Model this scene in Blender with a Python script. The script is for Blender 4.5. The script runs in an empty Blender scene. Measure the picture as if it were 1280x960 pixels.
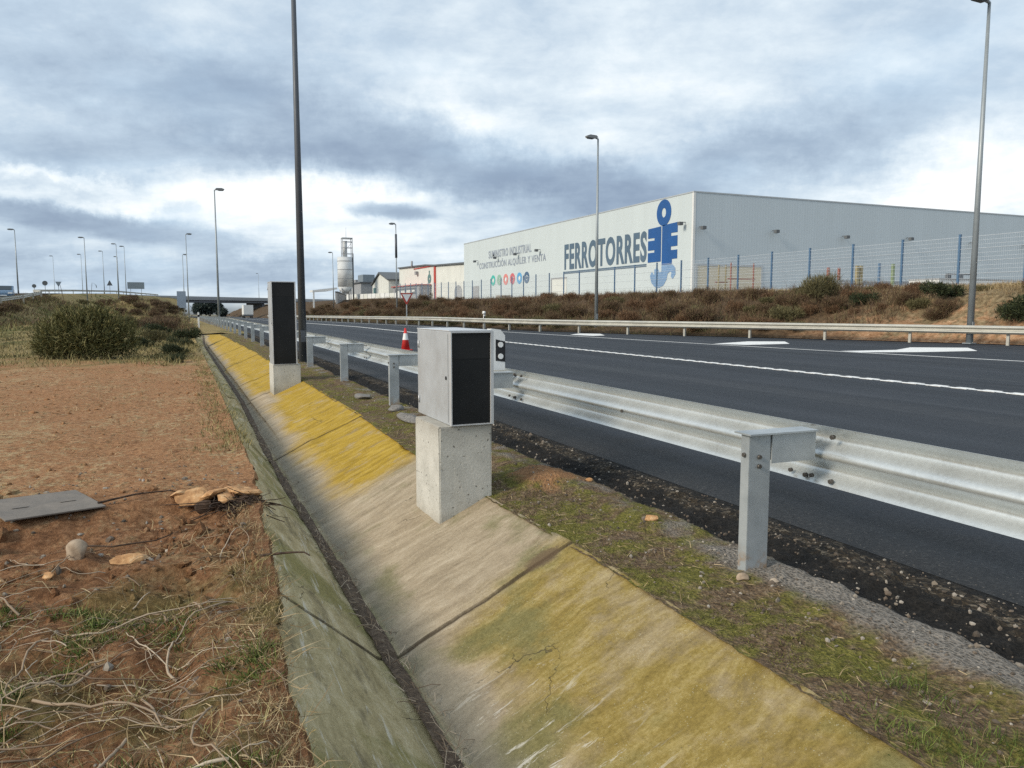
import bpy, bmesh, math, random
import numpy as np
from mathutils import Vector, Matrix
C = bpy.context.scene.collection
random.seed(7); RNG = np.random.default_rng(11)
R = math.radians

# ------------------------------------------------------------------ camera
cam_d = bpy.data.cameras.new('camera'); cam = bpy.data.objects.new('camera', cam_d); C.objects.link(cam)
cam.location = (0, 0, 1.42); cam.rotation_euler = (R(90 - 5.65), 0, R(-23.495))
cam_d.sensor_width = 36; cam_d.lens = 950 / 1280 * 36; cam_d.clip_start = .05; cam_d.clip_end = 6000
bpy.context.scene.camera = cam

# ------------------------------------------------------------------ node helper
class N:
    def __init__(s, tree): s.t = tree; s.n = tree.nodes; s.l = tree.links
    def put(s, sock, v):
        if v is None: return
        if isinstance(v, bpy.types.NodeSocket): s.l.new(v, sock)
        elif isinstance(v, (tuple, list)) and len(v) == 3 and sock.type == 'RGBA': sock.default_value = (*v, 1)
        else: sock.default_value = v
    def m(s, op, a, b=None, c=None, clamp=False):
        n = s.n.new('ShaderNodeMath'); n.operation = op; n.use_clamp = clamp
        s.put(n.inputs[0], a); s.put(n.inputs[1], b); s.put(n.inputs[2], c); return n.outputs[0]
    def vm(s, op, a, b=None):
        n = s.n.new('ShaderNodeVectorMath'); n.operation = op
        s.put(n.inputs[0], a); s.put(n.inputs[1], b); return n.outputs[0]
    def noise(s, vec, scale, detail=4, rough=.55, dist=0, out=0):
        n = s.n.new('ShaderNodeTexNoise'); s.put(n.inputs['Vector'], vec)
        n.inputs['Scale'].default_value = scale; n.inputs['Detail'].default_value = detail
        n.inputs['Roughness'].default_value = rough; n.inputs['Distortion'].default_value = dist
        return n.outputs[out]
    def voro(s, vec, scale, feat='F1', rnd=1):
        n = s.n.new('ShaderNodeTexVoronoi'); n.feature = feat; s.put(n.inputs['Vector'], vec)
        n.inputs['Scale'].default_value = scale; n.inputs['Randomness'].default_value = rnd; return n
    def ramp(s, f, stops, interp='LINEAR'):
        n = s.n.new('ShaderNodeValToRGB'); s.put(n.inputs[0], f); cr = n.color_ramp; cr.interpolation = interp
        while len(cr.elements) < len(stops): cr.elements.new(.5)
        for e, (p, c) in zip(cr.elements, stops):
            e.position = p; e.color = (*c, 1) if isinstance(c, (tuple, list)) else (c, c, c, 1)
        return n.outputs[0]
    def mr(s, v, a, b, c=0., d=1., smooth=True):
        n = s.n.new('ShaderNodeMapRange'); n.interpolation_type = 'SMOOTHSTEP' if smooth else 'LINEAR'
        for i, x in enumerate((v, a, b, c, d)): s.put(n.inputs[i], x)
        return n.outputs[0]
    def mix(s, f, a, b, mode='MIX'):
        n = s.n.new('ShaderNodeMix'); n.data_type = 'RGBA'; n.blend_type = mode
        s.put(n.inputs[0], f); s.put(n.inputs[6], a); s.put(n.inputs[7], b); return n.outputs[2]
    def sep(s, v):
        n = s.n.new('ShaderNodeSeparateXYZ'); s.put(n.inputs[0], v); return n.outputs
    def comb(s, x, y, z):
        n = s.n.new('ShaderNodeCombineXYZ'); s.put(n.inputs[0], x); s.put(n.inputs[1], y); s.put(n.inputs[2], z); return n.outputs[0]
    def pos(s): return s.n.new('ShaderNodeNewGeometry').outputs['Position']
    def obj(s): return s.n.new('ShaderNodeTexCoord').outputs['Object']
    def island(s): return s.n.new('ShaderNodeNewGeometry').outputs['Random Per Island']
    def scale(s, v, x, y, z): return s.vm('MULTIPLY', v, (x, y, z))
    def bump(s, h, strength=.5, dist=.02):
        n = s.n.new('ShaderNodeBump'); n.inputs['Strength'].default_value = strength
        n.inputs['Distance'].default_value = dist; s.put(n.inputs['Height'], h); return n.outputs[0]

# ------------------------------------------------------------------ world: Nishita sky behind broken cloud layers
SUN_EL, SUN_AZ = 31., 262.      # degrees; azimuth clockwise from +Y, so the sun stands to the left of the road
w = bpy.data.worlds.new('World'); bpy.context.scene.world = w; w.use_nodes = True
k = N(w.node_tree); k.n.clear()
out = k.n.new('ShaderNodeOutputWorld'); bg = k.n.new('ShaderNodeBackground'); k.l.new(bg.outputs[0], out.inputs[0])
bg.inputs[1].default_value = .1
sky = k.n.new('ShaderNodeTexSky'); sky.sky_type = 'NISHITA'; sky.sun_disc = False
sky.sun_elevation = R(SUN_EL); sky.sun_rotation = R(SUN_AZ); sky.air_density = 1.2; sky.dust_density = 1.5
d = k.n.new('ShaderNodeTexCoord').outputs['Generated']
x, y, z = k.sep(d)
zc = k.m('MAXIMUM', z, 0.)
den = k.m('ADD', zc, .2)
pv = k.comb(k.m('DIVIDE', x, den), k.m('DIVIDE', y, den), 0.)
rot = k.n.new('ShaderNodeVectorRotate'); rot.rotation_type = 'Z_AXIS'; k.put(rot.inputs['Vector'], pv); rot.inputs['Angle'].default_value = R(28)
ps = k.scale(rot.outputs[0], .8, 1.7, 1)
n1 = k.noise(ps, 1.1, 9, .56, .25)
n2 = k.noise(k.vm('ADD', pv, (7.3, 2.1, 4.)), 4.2, 9, .62, .2)
n3 = k.noise(k.scale(d, 1, 1, 1.7), 13., 9, .64, .25)
az = k.m('MULTIPLY', k.m('ARCTAN2', x, y), 180 / math.pi)
el = k.m('MULTIPLY', k.m('ARCSINE', z), 180 / math.pi)
wx = k.sep(k.noise(d, 8., 9, .66, 0, 1))
azw = k.m('ADD', az, k.m('MULTIPLY', k.m('SUBTRACT', wx[0], .5), 15.))
elw = k.m('ADD', el, k.m('MULTIPLY', k.m('SUBTRACT', wx[1], .5), 6.5))
def blob(a0, e0, sa, se, tilt, wgt, sharp=1):
    da = k.m('SUBTRACT', azw if not sharp == 2 else az2, a0); de = k.m('SUBTRACT', elw if not sharp == 2 else el2, e0)
    c, s_ = math.cos(R(tilt)), math.sin(R(tilt))
    u = k.m('DIVIDE', k.m('ADD', k.m('MULTIPLY', da, c), k.m('MULTIPLY', de, s_)), sa)
    v = k.m('DIVIDE', k.m('SUBTRACT', k.m('MULTIPLY', de, c), k.m('MULTIPLY', da, s_)), se)
    r2 = k.m('ADD', k.m('MULTIPLY', u, u), k.m('MULTIPLY', v, v))
    if sharp == 2: r2 = k.m('MULTIPLY', r2, r2)
    return k.m('MULTIPLY', k.m('EXPONENT', k.m('MULTIPLY', r2, -1.)), wgt)
az2 = k.m('ADD', az, k.m('MULTIPLY', k.m('SUBTRACT', wx[0], .5), 5.)); el2 = k.m('ADD', el, k.m('MULTIPLY', k.m('SUBTRACT', wx[1], .5), 2.2))
v = k.m('ADD', .585, k.m('MULTIPLY', k.m('SUBTRACT', n1, .5), .95))
v = k.m('ADD', v, k.m('MULTIPLY', k.m('SUBTRACT', n2, .5), .50))
v = k.m('ADD', v, k.m('MULTIPLY', k.m('SUBTRACT', n3, .5), .42))
for b in [(7, 12.4, 22, 2.9, -13, -.46), (-6, 10, 10, 1.3, -6, -.16), (27, 9.0, 9, 1.7, -14, -.34), (42, 10.6, 9, 2.0, 10, -.36),
          (14.6, 7.0, 3.1, .52, -7, -.5, 2), (-5, 5.5, 9, .8, -6, -.46, 2), (-8, 2.4, 13, 1.2, 0, -.26), (6, 3.2, 5, .5, -4, -.18), (26, 3.2, 8, 1.0, 0, -.16),
          (4.5, 8.0, 7, 1.7, 0, .40), (13, 8.0, 6, 1.6, -8, .34), (12, 5.2, 12, 1.5, 0, .22), (54, 7.6, 9, 3.0, 14, .42), (-6.5, 8.4, 4, .5, -8, .3),
          (36, 16, 15, 4.5, 10, .16), (22, 13.5, 4.5, 1.2, -10, .2), (-5, 15.5, 8, 1.0, -12, .12), (24, 7.3, 5, .8, 6, .2), (-4, 6.8, 9, .7, 0, .24)]:
    v = k.m('ADD', v, blob(*b))
cl = k.ramp(v, [(0., (.25, .325, .44)), (.25, (.335, .425, .54)), (.5, (.475, .58, .69)), (.72, (.68, .765, .83)), (.95, (.93, .955, .965))])
tint = k.noise(k.vm('ADD', pv, (1., 9., 2.)), 1.6, 4, .5)
cl = k.mix(k.mr(tint, .5, .72, 0, .45), cl, k.mix(.5, cl, (.50, .68, .85)))
cl10 = k.vm('MULTIPLY', cl, (9.6, 9.6, 9.6))
fin = k.mix(k.mr(z, -.02, .02, 0, .93), k.vm('MULTIPLY', sky.outputs[0], (.6, .6, .6)), cl10)
k.put(bg.inputs[0], fin)

# ------------------------------------------------------------------ sun, exposure
sun_d = bpy.data.lights.new('sun', 'SUN'); sun = bpy.data.objects.new('sun', sun_d); C.objects.link(sun)
sun_d.energy = 2.7; sun_d.angle = R(18); sun_d.color = (1., .90, .75)
e, a = R(SUN_EL), R(SUN_AZ)
to_sun = Vector((math.sin(a) * math.cos(e), math.cos(a) * math.cos(e), math.sin(e)))
sun.rotation_euler = to_sun.to_track_quat('Z', 'Y').to_euler(); sun.location = (-60, 0, 60)
vs = bpy.context.scene.view_settings
vs.view_transform = 'Standard'; vs.look = 'None'; vs.exposure = .34; vs.gamma = 1.; vs.use_curve_mapping = False

bpy.context.scene.cycles.use_denoising = False

# ------------------------------------------------------------------ materials
def material(name, fn=None, rough=.8, metal=0., col=None, spec=.4):
    m = bpy.data.materials.new(name); m.use_nodes = True
    q = N(m.node_tree); p = m.node_tree.nodes['Principled BSDF']
    p.inputs['Roughness'].default_value = rough; p.inputs['Metallic'].default_value = metal
    p.inputs['Specular IOR Level'].default_value = spec
    if col: p.inputs['Base Color'].default_value = (*col, 1)
    if fn:
        r = fn(q)
        if not isinstance(r, dict): r = {'c': r}
        if 'c' in r: q.put(p.inputs['Base Color'], r['c'])
        if 'r' in r: q.put(p.inputs['Roughness'], r['r'])
        if 'n' in r: q.put(p.inputs['Normal'], r['n'])
        if 'a' in r: q.put(p.inputs['Alpha'], r['a'])
    return m
def weathered(c, amt=.12, scale=3., rough=.6, metal=0., name='paint', bump=0.):
    def fn(q):
        p = q.obj(); n = q.noise(p, scale, 6, .65); n2 = q.noise(p, scale * 11, 3, .6)
        f = q.m('ADD', q.m('MULTIPLY', n, .7), q.m('MULTIPLY', n2, .3))
        lo = tuple(max(0, v * (1 - amt * 2)) for v in c); hi = tuple(min(1, v * (1 + amt)) for v in c)
        r = {'c': q.ramp(f, [(.3, lo), (.7, hi)]), 'r': q.mr(n, .3, .7, rough - .1, min(1, rough + .12))}
        if bump: r['n'] = q.bump(n2, .3, bump)
        return r
    return material(name, fn, rough, metal)

def galv_fn(q):
    p = q.pos(); n = q.noise(p, 2.2, 5, .6); sp = q.voro(p, 60.).outputs['Color']
    st = q.noise(q.scale(p, 9, .7, 9), 1., 4, .6)
    b = q.m('ADD', q.m('MULTIPLY', n, .5), q.m('ADD', q.m('MULTIPLY', q.sep(sp)[0], .15), q.m('MULTIPLY', st, .4)))
    return {'c': q.ramp(b, [(.2, (.43, .45, .45)), (.55, (.58, .61, .61)), (.85, (.67, .70, .70))]), 'r': q.mr(n, .3, .7, .30, .44)}
M_galv = material('galvanised_steel', galv_fn, .4, .6)
def post_fn(q):
    p = q.pos(); n = q.noise(p, 5., 5, .6); z = q.sep(p)[2]
    b = q.ramp(n, [(.3, (.30, .33, .345)), (.7, (.45, .48, .495))])
    rust = q.m('MULTIPLY', q.mr(z, .02, .2, 1, 0), q.mr(q.noise(p, 14., 4), .42, .62))
    return {'c': q.mix(q.m('MULTIPLY', rust, .8), b, (.34, .22, .12)), 'r': .5}
M_post = material('post_steel', post_fn, .5, .35)
M_bolt = material('bolt_steel', rough=.5, metal=.6, col=(.12, .11, .10))
M_farrail = weathered((.46, .45, .40), .14, 1.2, .5, .25, 'old_galvanised')

def asphalt_fn(q):
    p = q.pos(); g = q.noise(p, 34., 5, .9); vv = q.voro(p, 95.).outputs['Distance']; big = q.noise(p, .35, 5, .6)
    lane = q.noise(q.scale(p, 1.1, .03, 1), 1., 3, .5)
    f = q.m('ADD', q.m('MULTIPLY', g, .45), q.m('ADD', q.m('MULTIPLY', big, .3), q.m('MULTIPLY', lane, .25)))
    c = q.ramp(f, [(.34, (.006, .008, .011)), (.5, (.021, .026, .034)), (.66, (.058, .066, .080))])
    c = q.mix(q.mr(vv, .0, .22, .35, 0), c, (.13, .135, .14))
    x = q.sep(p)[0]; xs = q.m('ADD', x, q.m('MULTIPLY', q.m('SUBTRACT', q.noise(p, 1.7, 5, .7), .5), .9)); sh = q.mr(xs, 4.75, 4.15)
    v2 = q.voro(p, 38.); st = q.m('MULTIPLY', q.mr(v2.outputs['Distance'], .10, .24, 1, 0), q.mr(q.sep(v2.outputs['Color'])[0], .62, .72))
    old = q.mix(q.m('MULTIPLY', st, q.mr(xs, 4.6, 3.7, .35, 1.)), q.ramp(g, [(.35, (.006, .006, .006)), (.52, (.017, .0175, .018)), (.66, (.055, .053, .050))]), (.16, .14, .115))  # strip under the rail: dark grainy asphalt with the rail's shadow painted in
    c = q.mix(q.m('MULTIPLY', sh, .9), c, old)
    tr = q.m('MULTIPLY', q.mr(q.noise(q.scale(p, .9, .02, 1), 1., 2), .5, .62), q.mr(q.noise(p, 7., 4, .7), .3, .7, .1, .28)); c = q.mix(tr, c, (.085, .09, .097))
    return {'c': c, 'r': q.mr(big, .3, .7, .68, .86), 'n': q.bump(q.m('ADD', g, vv), .6, .008)}
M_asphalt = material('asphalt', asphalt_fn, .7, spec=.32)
def paint_fn(q):
    p = q.pos(); n = q.noise(p, 12., 5, .7); b = q.noise(p, 1.3, 3)
    c = q.ramp(n, [(.3, (.45, .45, .44)), (.5, (.78, .78, .76)), (.7, (.82, .82, .80))])
    return {'c': c, 'a': q.mr(q.m('ADD', n, q.m('MULTIPLY', b, .25)), .33, .42)}
M_mark = material('road_paint', paint_fn, .6)

def verge_fn(q):
    p = q.pos(); x, y, z = q.sep(p)
    wob = q.m('MULTIPLY', q.m('SUBTRACT', q.noise(p, 2.2, 5, .65), .5), .34)
    xx = q.m('ADD', x, wob)
    n = q.noise(p, 26., 5, .75); n2 = q.noise(p, 3., 4, .6); vv = q.voro(p, 60.).outputs['Distance']
    soil = q.ramp(n, [(.3, (.05, .034, .020)), (.5, (.14, .095, .058)), (.72, (.29, .22, .145))])
    moss = q.ramp(n, [(.3, (.055, .058, .010)), (.55, (.16, .155, .03)), (.75, (.28, .25, .07))])
    c = q.mix(q.m('MULTIPLY', q.mr(q.m('ADD', q.m('MULTIPLY', n2, .6), q.m('MULTIPLY', q.noise(p, 9., 4, .7), .4)), .44, .58), .85), soil, moss)
    gra = q.ramp(q.m('ADD', q.m('MULTIPLY', n, .6), q.m('MULTIPLY', vv, .8)), [(.3, (.05, .045, .038)), (.5, (.125, .112, .096)), (.8, (.26, .235, .205))])
    gon = q.m('MULTIPLY', q.mr(xx, 2.64, 2.78), q.mr(q.m('ADD', q.noise(p, 2.1, 4), q.mr(y, 2.5, 4.2, .30, -.06)), .42, .62))
    c = q.mix(gon, c, gra)
    berm_shade = q.ramp(n, [(.35, (.010, .010, .010)), (.6, (.026, .024, .022)), (.8, (.09, .08, .07))])  # black strip: shade on the berm's road-side face, painted into the colour
    c = q.mix(q.mr(xx, 2.97, 3.06), c, berm_shade)
    spk = q.ramp(q.voro(p, 45.).outputs['Color'], [(.2, (.022, .020, .018)), (.6, (.055, .042, .028)), (.9, (.19, .16, .12))])
    c = q.mix(q.m('MULTIPLY', q.mr(xx, 3.30, 3.36), q.mr(q.noise(p, 6., 4, .7), .35, .55)), c, spk)
    asp = q.ramp(n, [(.35, (.007, .007, .007)), (.55, (.018, .018, .018)), (.72, (.06, .057, .053))])
    c = q.mix(q.mr(q.m('ADD', xx, wob), 3.5, 3.66), c, asp)
    dx = q.m('SUBTRACT', x, 2.62); dy = q.m('SUBTRACT', y, 5.45)
    rr = q.m('ADD', q.m('ADD', q.m('MULTIPLY', q.m('MULTIPLY', dx, dx), 9.), q.m('MULTIPLY', q.m('MULTIPLY', dy, dy), 6.)), q.m('MULTIPLY', q.m('SUBTRACT', n2, .5), 1.8))
    org = q.ramp(n, [(.3, (.20, .10, .048)), (.6, (.36, .20, .10)), (.8, (.46, .30, .18))])
    c = q.mix(q.mr(rr, .35, .95, 1, 0), c, org)
    return {'c': c, 'n': q.bump(q.m('ADD', n, q.m('MULTIPLY', vv, .6)), .9, .03)}
M_verge = material('verge_soil', verge_fn, .95, spec=.15)

def dirt_fn(q):
    p = q.pos(); x, y, z = q.sep(p)
    n = q.noise(p, 22., 6, .75); n2 = q.noise(p, 1.6, 5, .6); n3 = q.noise(p, 6., 5, .7); fl = q.noise(q.scale(p, 1.6, 1., 1), 11., 6, .8)
    red = q.ramp(n, [(.28, (.12, .056, .026)), (.5, (.33, .17, .082)), (.7, (.48, .28, .15))])
    straw = q.ramp(n, [(.28, (.18, .12, .062)), (.5, (.39, .285, .155)), (.72, (.56, .44, .27))])
    c = q.mix(q.mr(q.m('ADD', q.m('MULTIPLY', q.noise(q.scale(p, 1.5, .6, 1), .6, 4, .6), .3), q.m('ADD', q.m('MULTIPLY', n3, .35), q.m('MULTIPLY', fl, .4))), .52, .62), red, straw)
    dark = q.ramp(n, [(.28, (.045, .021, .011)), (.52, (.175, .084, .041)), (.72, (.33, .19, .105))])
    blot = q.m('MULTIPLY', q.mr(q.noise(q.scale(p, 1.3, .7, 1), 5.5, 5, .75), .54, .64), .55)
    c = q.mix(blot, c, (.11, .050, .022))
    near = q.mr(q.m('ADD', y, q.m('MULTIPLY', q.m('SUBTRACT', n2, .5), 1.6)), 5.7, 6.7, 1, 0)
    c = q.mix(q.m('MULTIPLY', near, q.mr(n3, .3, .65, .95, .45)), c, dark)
    grn = q.ramp(n, [(.3, (.05, .052, .016)), (.55, (.13, .125, .042)), (.75, (.25, .215, .095))])
    far = q.mr(q.m('ADD', y, q.m('MULTIPLY', q.m('SUBTRACT', n2, .5), 16.)), 19., 27.)
    dry = q.mix(q.mr(q.noise(p, .35, 4), .36, .5), grn, q.ramp(n, [(.3, (.16, .115, .05)), (.7, (.36, .28, .13))]))
    c = q.mix(far, c, dry)
    ng = q.m('MULTIPLY', q.mr(y, 4.9, 4.0), q.mr(n2, .46, .6))
    c = q.mix(q.m('MULTIPLY', ng, .7), c, grn)
    return {'c': c, 'n': q.bump(q.m('ADD', n, q.m('MULTIPLY', n3, .7)), 1., .035)}
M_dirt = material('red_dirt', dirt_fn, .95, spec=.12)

def ditch_fn(q):
    p = q.pos(); x, y, z = q.sep(p)
    cx = q.scale(p, 2.6, 11., 2.6)                      # streaks running down the slope
    st = q.noise(q.vm('ADD', cx, q.vm('MULTIPLY', q.noise(p, 1.6, 3, .5, 0, 1), (.9, 3., .9))), 1., 6, .72)
    n = q.noise(p, 48., 6, .85); big = q.noise(p, 1.15, 5, .62); mid = q.noise(p, 4.2, 5, .68)
    right = q.mr(x, 1.0, 1.08)
    conc = q.ramp(q.m('ADD', q.m('MULTIPLY', st, .65), q.m('MULTIPLY', n, .35)), [(.3, (.17, .13, .085)), (.5, (.335, .27, .185)), (.72, (.53, .45, .335))])
    ochre = q.ramp(q.m('ADD', q.m('MULTIPLY', st, .55), q.m('MULTIPLY', n, .45)), [(.3, (.095, .066, .018)), (.5, (.262, .190, .052)), (.7, (.47, .375, .165))])
    yel = q.ramp(q.m('ADD', q.m('MULTIPLY', st, .7), q.m('MULTIPLY', n, .3)), [(.25, (.11, .066, .010)), (.5, (.35, .228, .026)), (.75, (.53, .38, .09))])
    up = q.mr(q.m('ADD', x, q.m('MULTIPLY', q.m('SUBTRACT', big, .5), .9)), 1.18, 1.52)       # lichen keeps to the upper slope
    yj = q.m('ADD', y, q.m('MULTIPLY', q.m('SUBTRACT', mid, .5), .7))
    nearp = q.mr(q.m('ADD', yj, q.m('MULTIPLY', q.m('SUBTRACT', x, 1.6), -.25)), 4.15, 3.75)
    farp = q.mr(yj, 6.75, 7.35)
    gapp = q.m('MULTIPLY', q.mr(yj, 14.0, 14.6), q.mr(yj, 16.6, 16.0))
    gapl = q.m('MULTIPLY', gapp, q.mr(x, 1.75, 1.5))
    c = q.mix(q.m('MULTIPLY', q.m('MULTIPLY', nearp, q.mr(q.m('ADD', q.m('MULTIPLY', mid, .5), q.m('MULTIPLY', big, .5)), .36, .52, .42, 1.)), up), conc, ochre)
    c = q.mix(q.m('MULTIPLY', q.m('MULTIPLY', q.m('MULTIPLY', farp, up), q.mr(mid, .25, .5, .30, 1.)), q.m('SUBTRACT', 1., gapl)), c, yel)
    grn = q.ramp(n, [(.3, (.085, .085, .032)), (.7, (.22, .205, .09))])
    pg = q.m('MULTIPLY', q.mr(big, .50, .64), q.m('MULTIPLY', q.mr(y, 7.2, 6.4), .75))
    c = q.mix(q.m('MULTIPLY', pg, right), c, grn)
    low = q.ramp(q.m('ADD', q.m('MULTIPLY', st, .5), q.m('MULTIPLY', n, .5)), [(.3, (.13, .118, .09)), (.7, (.33, .30, .235))])
    c = q.mix(q.m('MULTIPLY', q.mr(q.m('ADD', x, q.m('MULTIPLY', q.m('SUBTRACT', big, .5), .35)), 1.32, 1.12), .7), c, low)
    # left slope: grey green algae with pale scraped streaks along the ditch
    al = q.noise(q.vm('ADD', q.scale(p, 7., 2.2, 7.), q.vm('MULTIPLY', q.noise(p, 1.3, 3, .5, 0, 1), (2., 2., 2.))), 1., 7, .72)
    lft = q.ramp(q.m('ADD', q.m('MULTIPLY', al, .65), q.m('MULTIPLY', n, .35)), [(.3, (.17, .135, .065)), (.5, (.42, .35, .195)), (.72, (.72, .64, .46))])
    lft = q.mix(q.m('MULTIPLY', q.mr(big, .48, .62), .75), lft, q.ramp(n, [(.3, (.12, .115, .035)), (.7, (.30, .27, .085))]))
    scr = q.mr(q.noise(q.scale(p, 16., 1.6, 16.), 1., 6, .7, .9), .57, .66)
    lft = q.mix(q.m('MULTIPLY', scr, .7), lft, (.62, .59, .50))
    lft = q.mix(q.m('MULTIPLY', q.mr(q.noise(q.scale(p, 5., 1.2, 5.), 1., 6, .75), .52, .66), .6), lft, (.12, .10, .06))
    c = q.mix(right, lft, c)
    # pale lime runs near the bottom, dark pits, cracks
    run = q.m('MULTIPLY', q.mr(q.noise(q.scale(p, 3., 16., 3.), 1., 5, .7, .5), .56, .63), q.m('MULTIPLY', q.mr(x, 1.75, 1.35), q.mr(y, 3.6, 2.8)))
    c = q.mix(q.m('MULTIPLY', q.m('MULTIPLY', run, right), .75), c, (.60, .57, .50))
    spk = q.m('MULTIPLY', q.mr(q.voro(p, 70.).outputs['Distance'], .12, .24, 1, 0), q.mr(q.noise(p, 7., 4, .7), .48, .62))
    c = q.mix(q.m('MULTIPLY', spk, .55), c, (.52, .49, .36))
    pit = q.mr(q.voro(p, 26.).outputs['Distance'], .05, .12, 1, 0)
    c = q.mix(q.m('MULTIPLY', pit, .55), c, (.10, .085, .06))
    wv = q.vm('ADD', p, q.vm('MULTIPLY', q.noise(p, 3., 4, .6, 0, 1), (.5, .5, .5)))
    ck = q.voro(wv, .8, 'DISTANCE_TO_EDGE').outputs['Distance']
    crack = q.m('MULTIPLY', q.mr(ck, .0006, .004, 1, 0), q.mr(q.noise(p, 1.3, 2), .56, .62))
    c = q.mix(q.m('MULTIPLY', crack, .8), c, (.07, .055, .035))
    jy = q.m('ABSOLUTE', q.m('SUBTRACT', q.m('MODULO', q.m('ADD', q.m('ADD', y, 29.1), q.m('MULTIPLY', q.m('SUBTRACT', mid, .5), .03)), 3.0), 0.06))
    c = q.mix(q.mr(jy, .008, .022, .85, 0), c, (.06, .045, .03))
    stain = q.m('ADD', q.m('MULTIPLY', q.m('POWER', q.m('SUBTRACT', x, 1.93), 2.), 60.), q.m('MULTIPLY', q.m('POWER', q.m('SUBTRACT', y, 3.98), 2.), 130.))
    c = q.mix(q.mr(q.m('ADD', stain, q.m('MULTIPLY', q.m('SUBTRACT', n, .5), 1.8)), .3, 1.1, .85, 0), c, (.13, .09, .055))
    return {'c': c, 'n': q.bump(q.m('ADD', q.m('ADD', n, q.m('MULTIPLY', st, 1.3)), q.m('MULTIPLY', crack, -1.5)), .7, .012)}
M_ditch = material('lichened_concrete', ditch_fn, .9, spec=.2)

def plinth_fn(q):
    p = q.obj(); z = q.sep(p)[2]; n = q.noise(p, 5., 6, .65); f = q.noise(p, 60., 3, .7)
    c = q.ramp(q.m('ADD', q.m('MULTIPLY', n, .6), q.m('MULTIPLY', f, .4)), [(.3, (.36, .35, .31)), (.55, (.52, .505, .455)), (.75, (.63, .61, .55))])
    pit = q.mr(q.voro(q.vm('ADD', p, q.vm('MULTIPLY', q.noise(p, 12., 2, .5, 0, 1), (.05, .05, .05))), 21.).outputs['Distance'], .10, .2, 1, 0)
    c = q.mix(q.m('MULTIPLY', q.m('MULTIPLY', pit, q.mr(q.noise(p, 9., 3), .4, .55)), .8), c, (.12, .11, .10))
    stn = q.mr(q.m('ADD', z, q.m('MULTIPLY', q.m('SUBTRACT', n, .5), .5)), .40, .62)
    c = q.mix(q.m('MULTIPLY', stn, .55), c, (.17, .15, .12))
    wl = q.mr(q.m('ADD', z, q.m('MULTIPLY', n, .1)), -.20, .0, .5, 0)
    c = q.mix(wl, c, (.22, .19, .14))
    return {'c': c, 'n': q.bump(q.m('SUBTRACT', f, q.m('MULTIPLY', pit, 1.2)), .5, .006)}
M_plinth = material('plinth_concrete', plinth_fn, .9, spec=.2)
M_cab = weathered((.40, .42, .435), .05, 4, .42, .15, 'cabinet_grey_metal')
M_cabframe = weathered((.55, .56, .57), .05, 4, .4, .3, 'cabinet_frame')
M_black = material('dark_glass', lambda q: {'c': q.ramp(q.noise(q.obj(), 3., 3), [(.3, (.008, .009, .010)), (.7, (.016, .017, .018))])}, .38, spec=.25)
M_black2 = material('dark_glass_inner', rough=.5, col=(.018, .019, .020), spec=.2)
M_lamp = weathered((.28, .31, .325), .08, 1., .45, .3, 'lamp_pole_steel')
M_lampdark = weathered((.085, .095, .11), .1, 1., .5, .2, 'lamp_pole_dark')
M_head = weathered((.20, .21, .215), .1, 3., .5, .1, 'lamp_head_grey')
M_white = weathered((.78, .78, .76), .05, 6., .5, 0, 'white_plastic')
M_blackp = material('black_plastic', rough=.5, col=(.015, .015, .017))
M_refl = material('reflector_white', rough=.25, col=(.8, .8, .78))
M_red = weathered((.55, .035, .03), .1, 8., .55, 0, 'cone_red')
M_redpaint = weathered((.42, .06, .045), .1, 2., .6, 0, 'red_trim')
M_blue = weathered((.014, .085, .27), .1, .5, .5, 0, 'emblem_blue')
M_slate = weathered((.085, .135, .19), .1, .5, .6, 0, 'slate_lettering')
M_slatelt = weathered((.26, .30, .36), .1, .5, .6, 0, 'faded_lettering')
M_bluelt = weathered((.15, .27, .45), .12, .5, .6, 0, 'emblem_pale_blue')
def clad_fn(c0, axis, per=.33):
    def fn(q):
        p = q.pos(); s = q.sep(p)[axis]
        ph = q.m('FRACT', q.m('DIVIDE', s, per)); n = q.noise(q.scale(p, .5, .5, .06), 1., 4, .6)
        panel = q.noise(q.comb(q.m('FLOOR', q.m('DIVIDE', s, per * 3.)), 0., 0.), 7.3, 0)
        c = q.ramp(q.m('ADD', q.m('MULTIPLY', n, .6), q.m('MULTIPLY', panel, .4)), [(.25, tuple(v * .90 for v in c0)), (.75, c0)])
        c = q.mix(q.mr(q.m('ABSOLUTE', q.m('SUBTRACT', ph, .5)), .40, .5, 0, .13), c, tuple(v * .6 for v in c0))
        return {'c': c, 'n': q.bump(q.m('ABSOLUTE', q.m('SUBTRACT', ph, .5)), .2, .03)}
    return fn
M_cladY = material('cladding_long_wall', clad_fn((.53, .59, .60), 1), .6)
M_cladX = material('cladding_end_wall', clad_fn((.50, .565, .605), 0), .6)
M_cap = weathered((.42, .45, .47), .06, 1, .5, .2, 'roof_trim')
M_roof = weathered((.45, .47, .48), .06, .3, .6, 0, 'roof_sheet')
M_shutter = material('shutter_cream', lambda q: {'c': q.mix(q.mr(q.m('FRACT', q.m('MULTIPLY', q.sep(q.pos())[2], 4.)), .0, .2, .3, 0), (.58, .53, .41), (.33, .30, .24))}, .6)
M_cream = weathered((.62, .63, .59), .07, .4, .8, 0, 'cream_render')
M_white_wall = weathered((.66, .67, .66), .07, .3, .8, 0, 'white_wall')
M_grey = weathered((.30, .31, .32), .1, .5, .7, 0, 'grey_panel')
M_dkgrey = weathered((.11, .12, .13), .1, .5, .7, 0, 'dark_grey_panel')
M_teal = weathered((.10, .20, .20), .1, .5, .7, 0, 'green_grey_panel')
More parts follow.
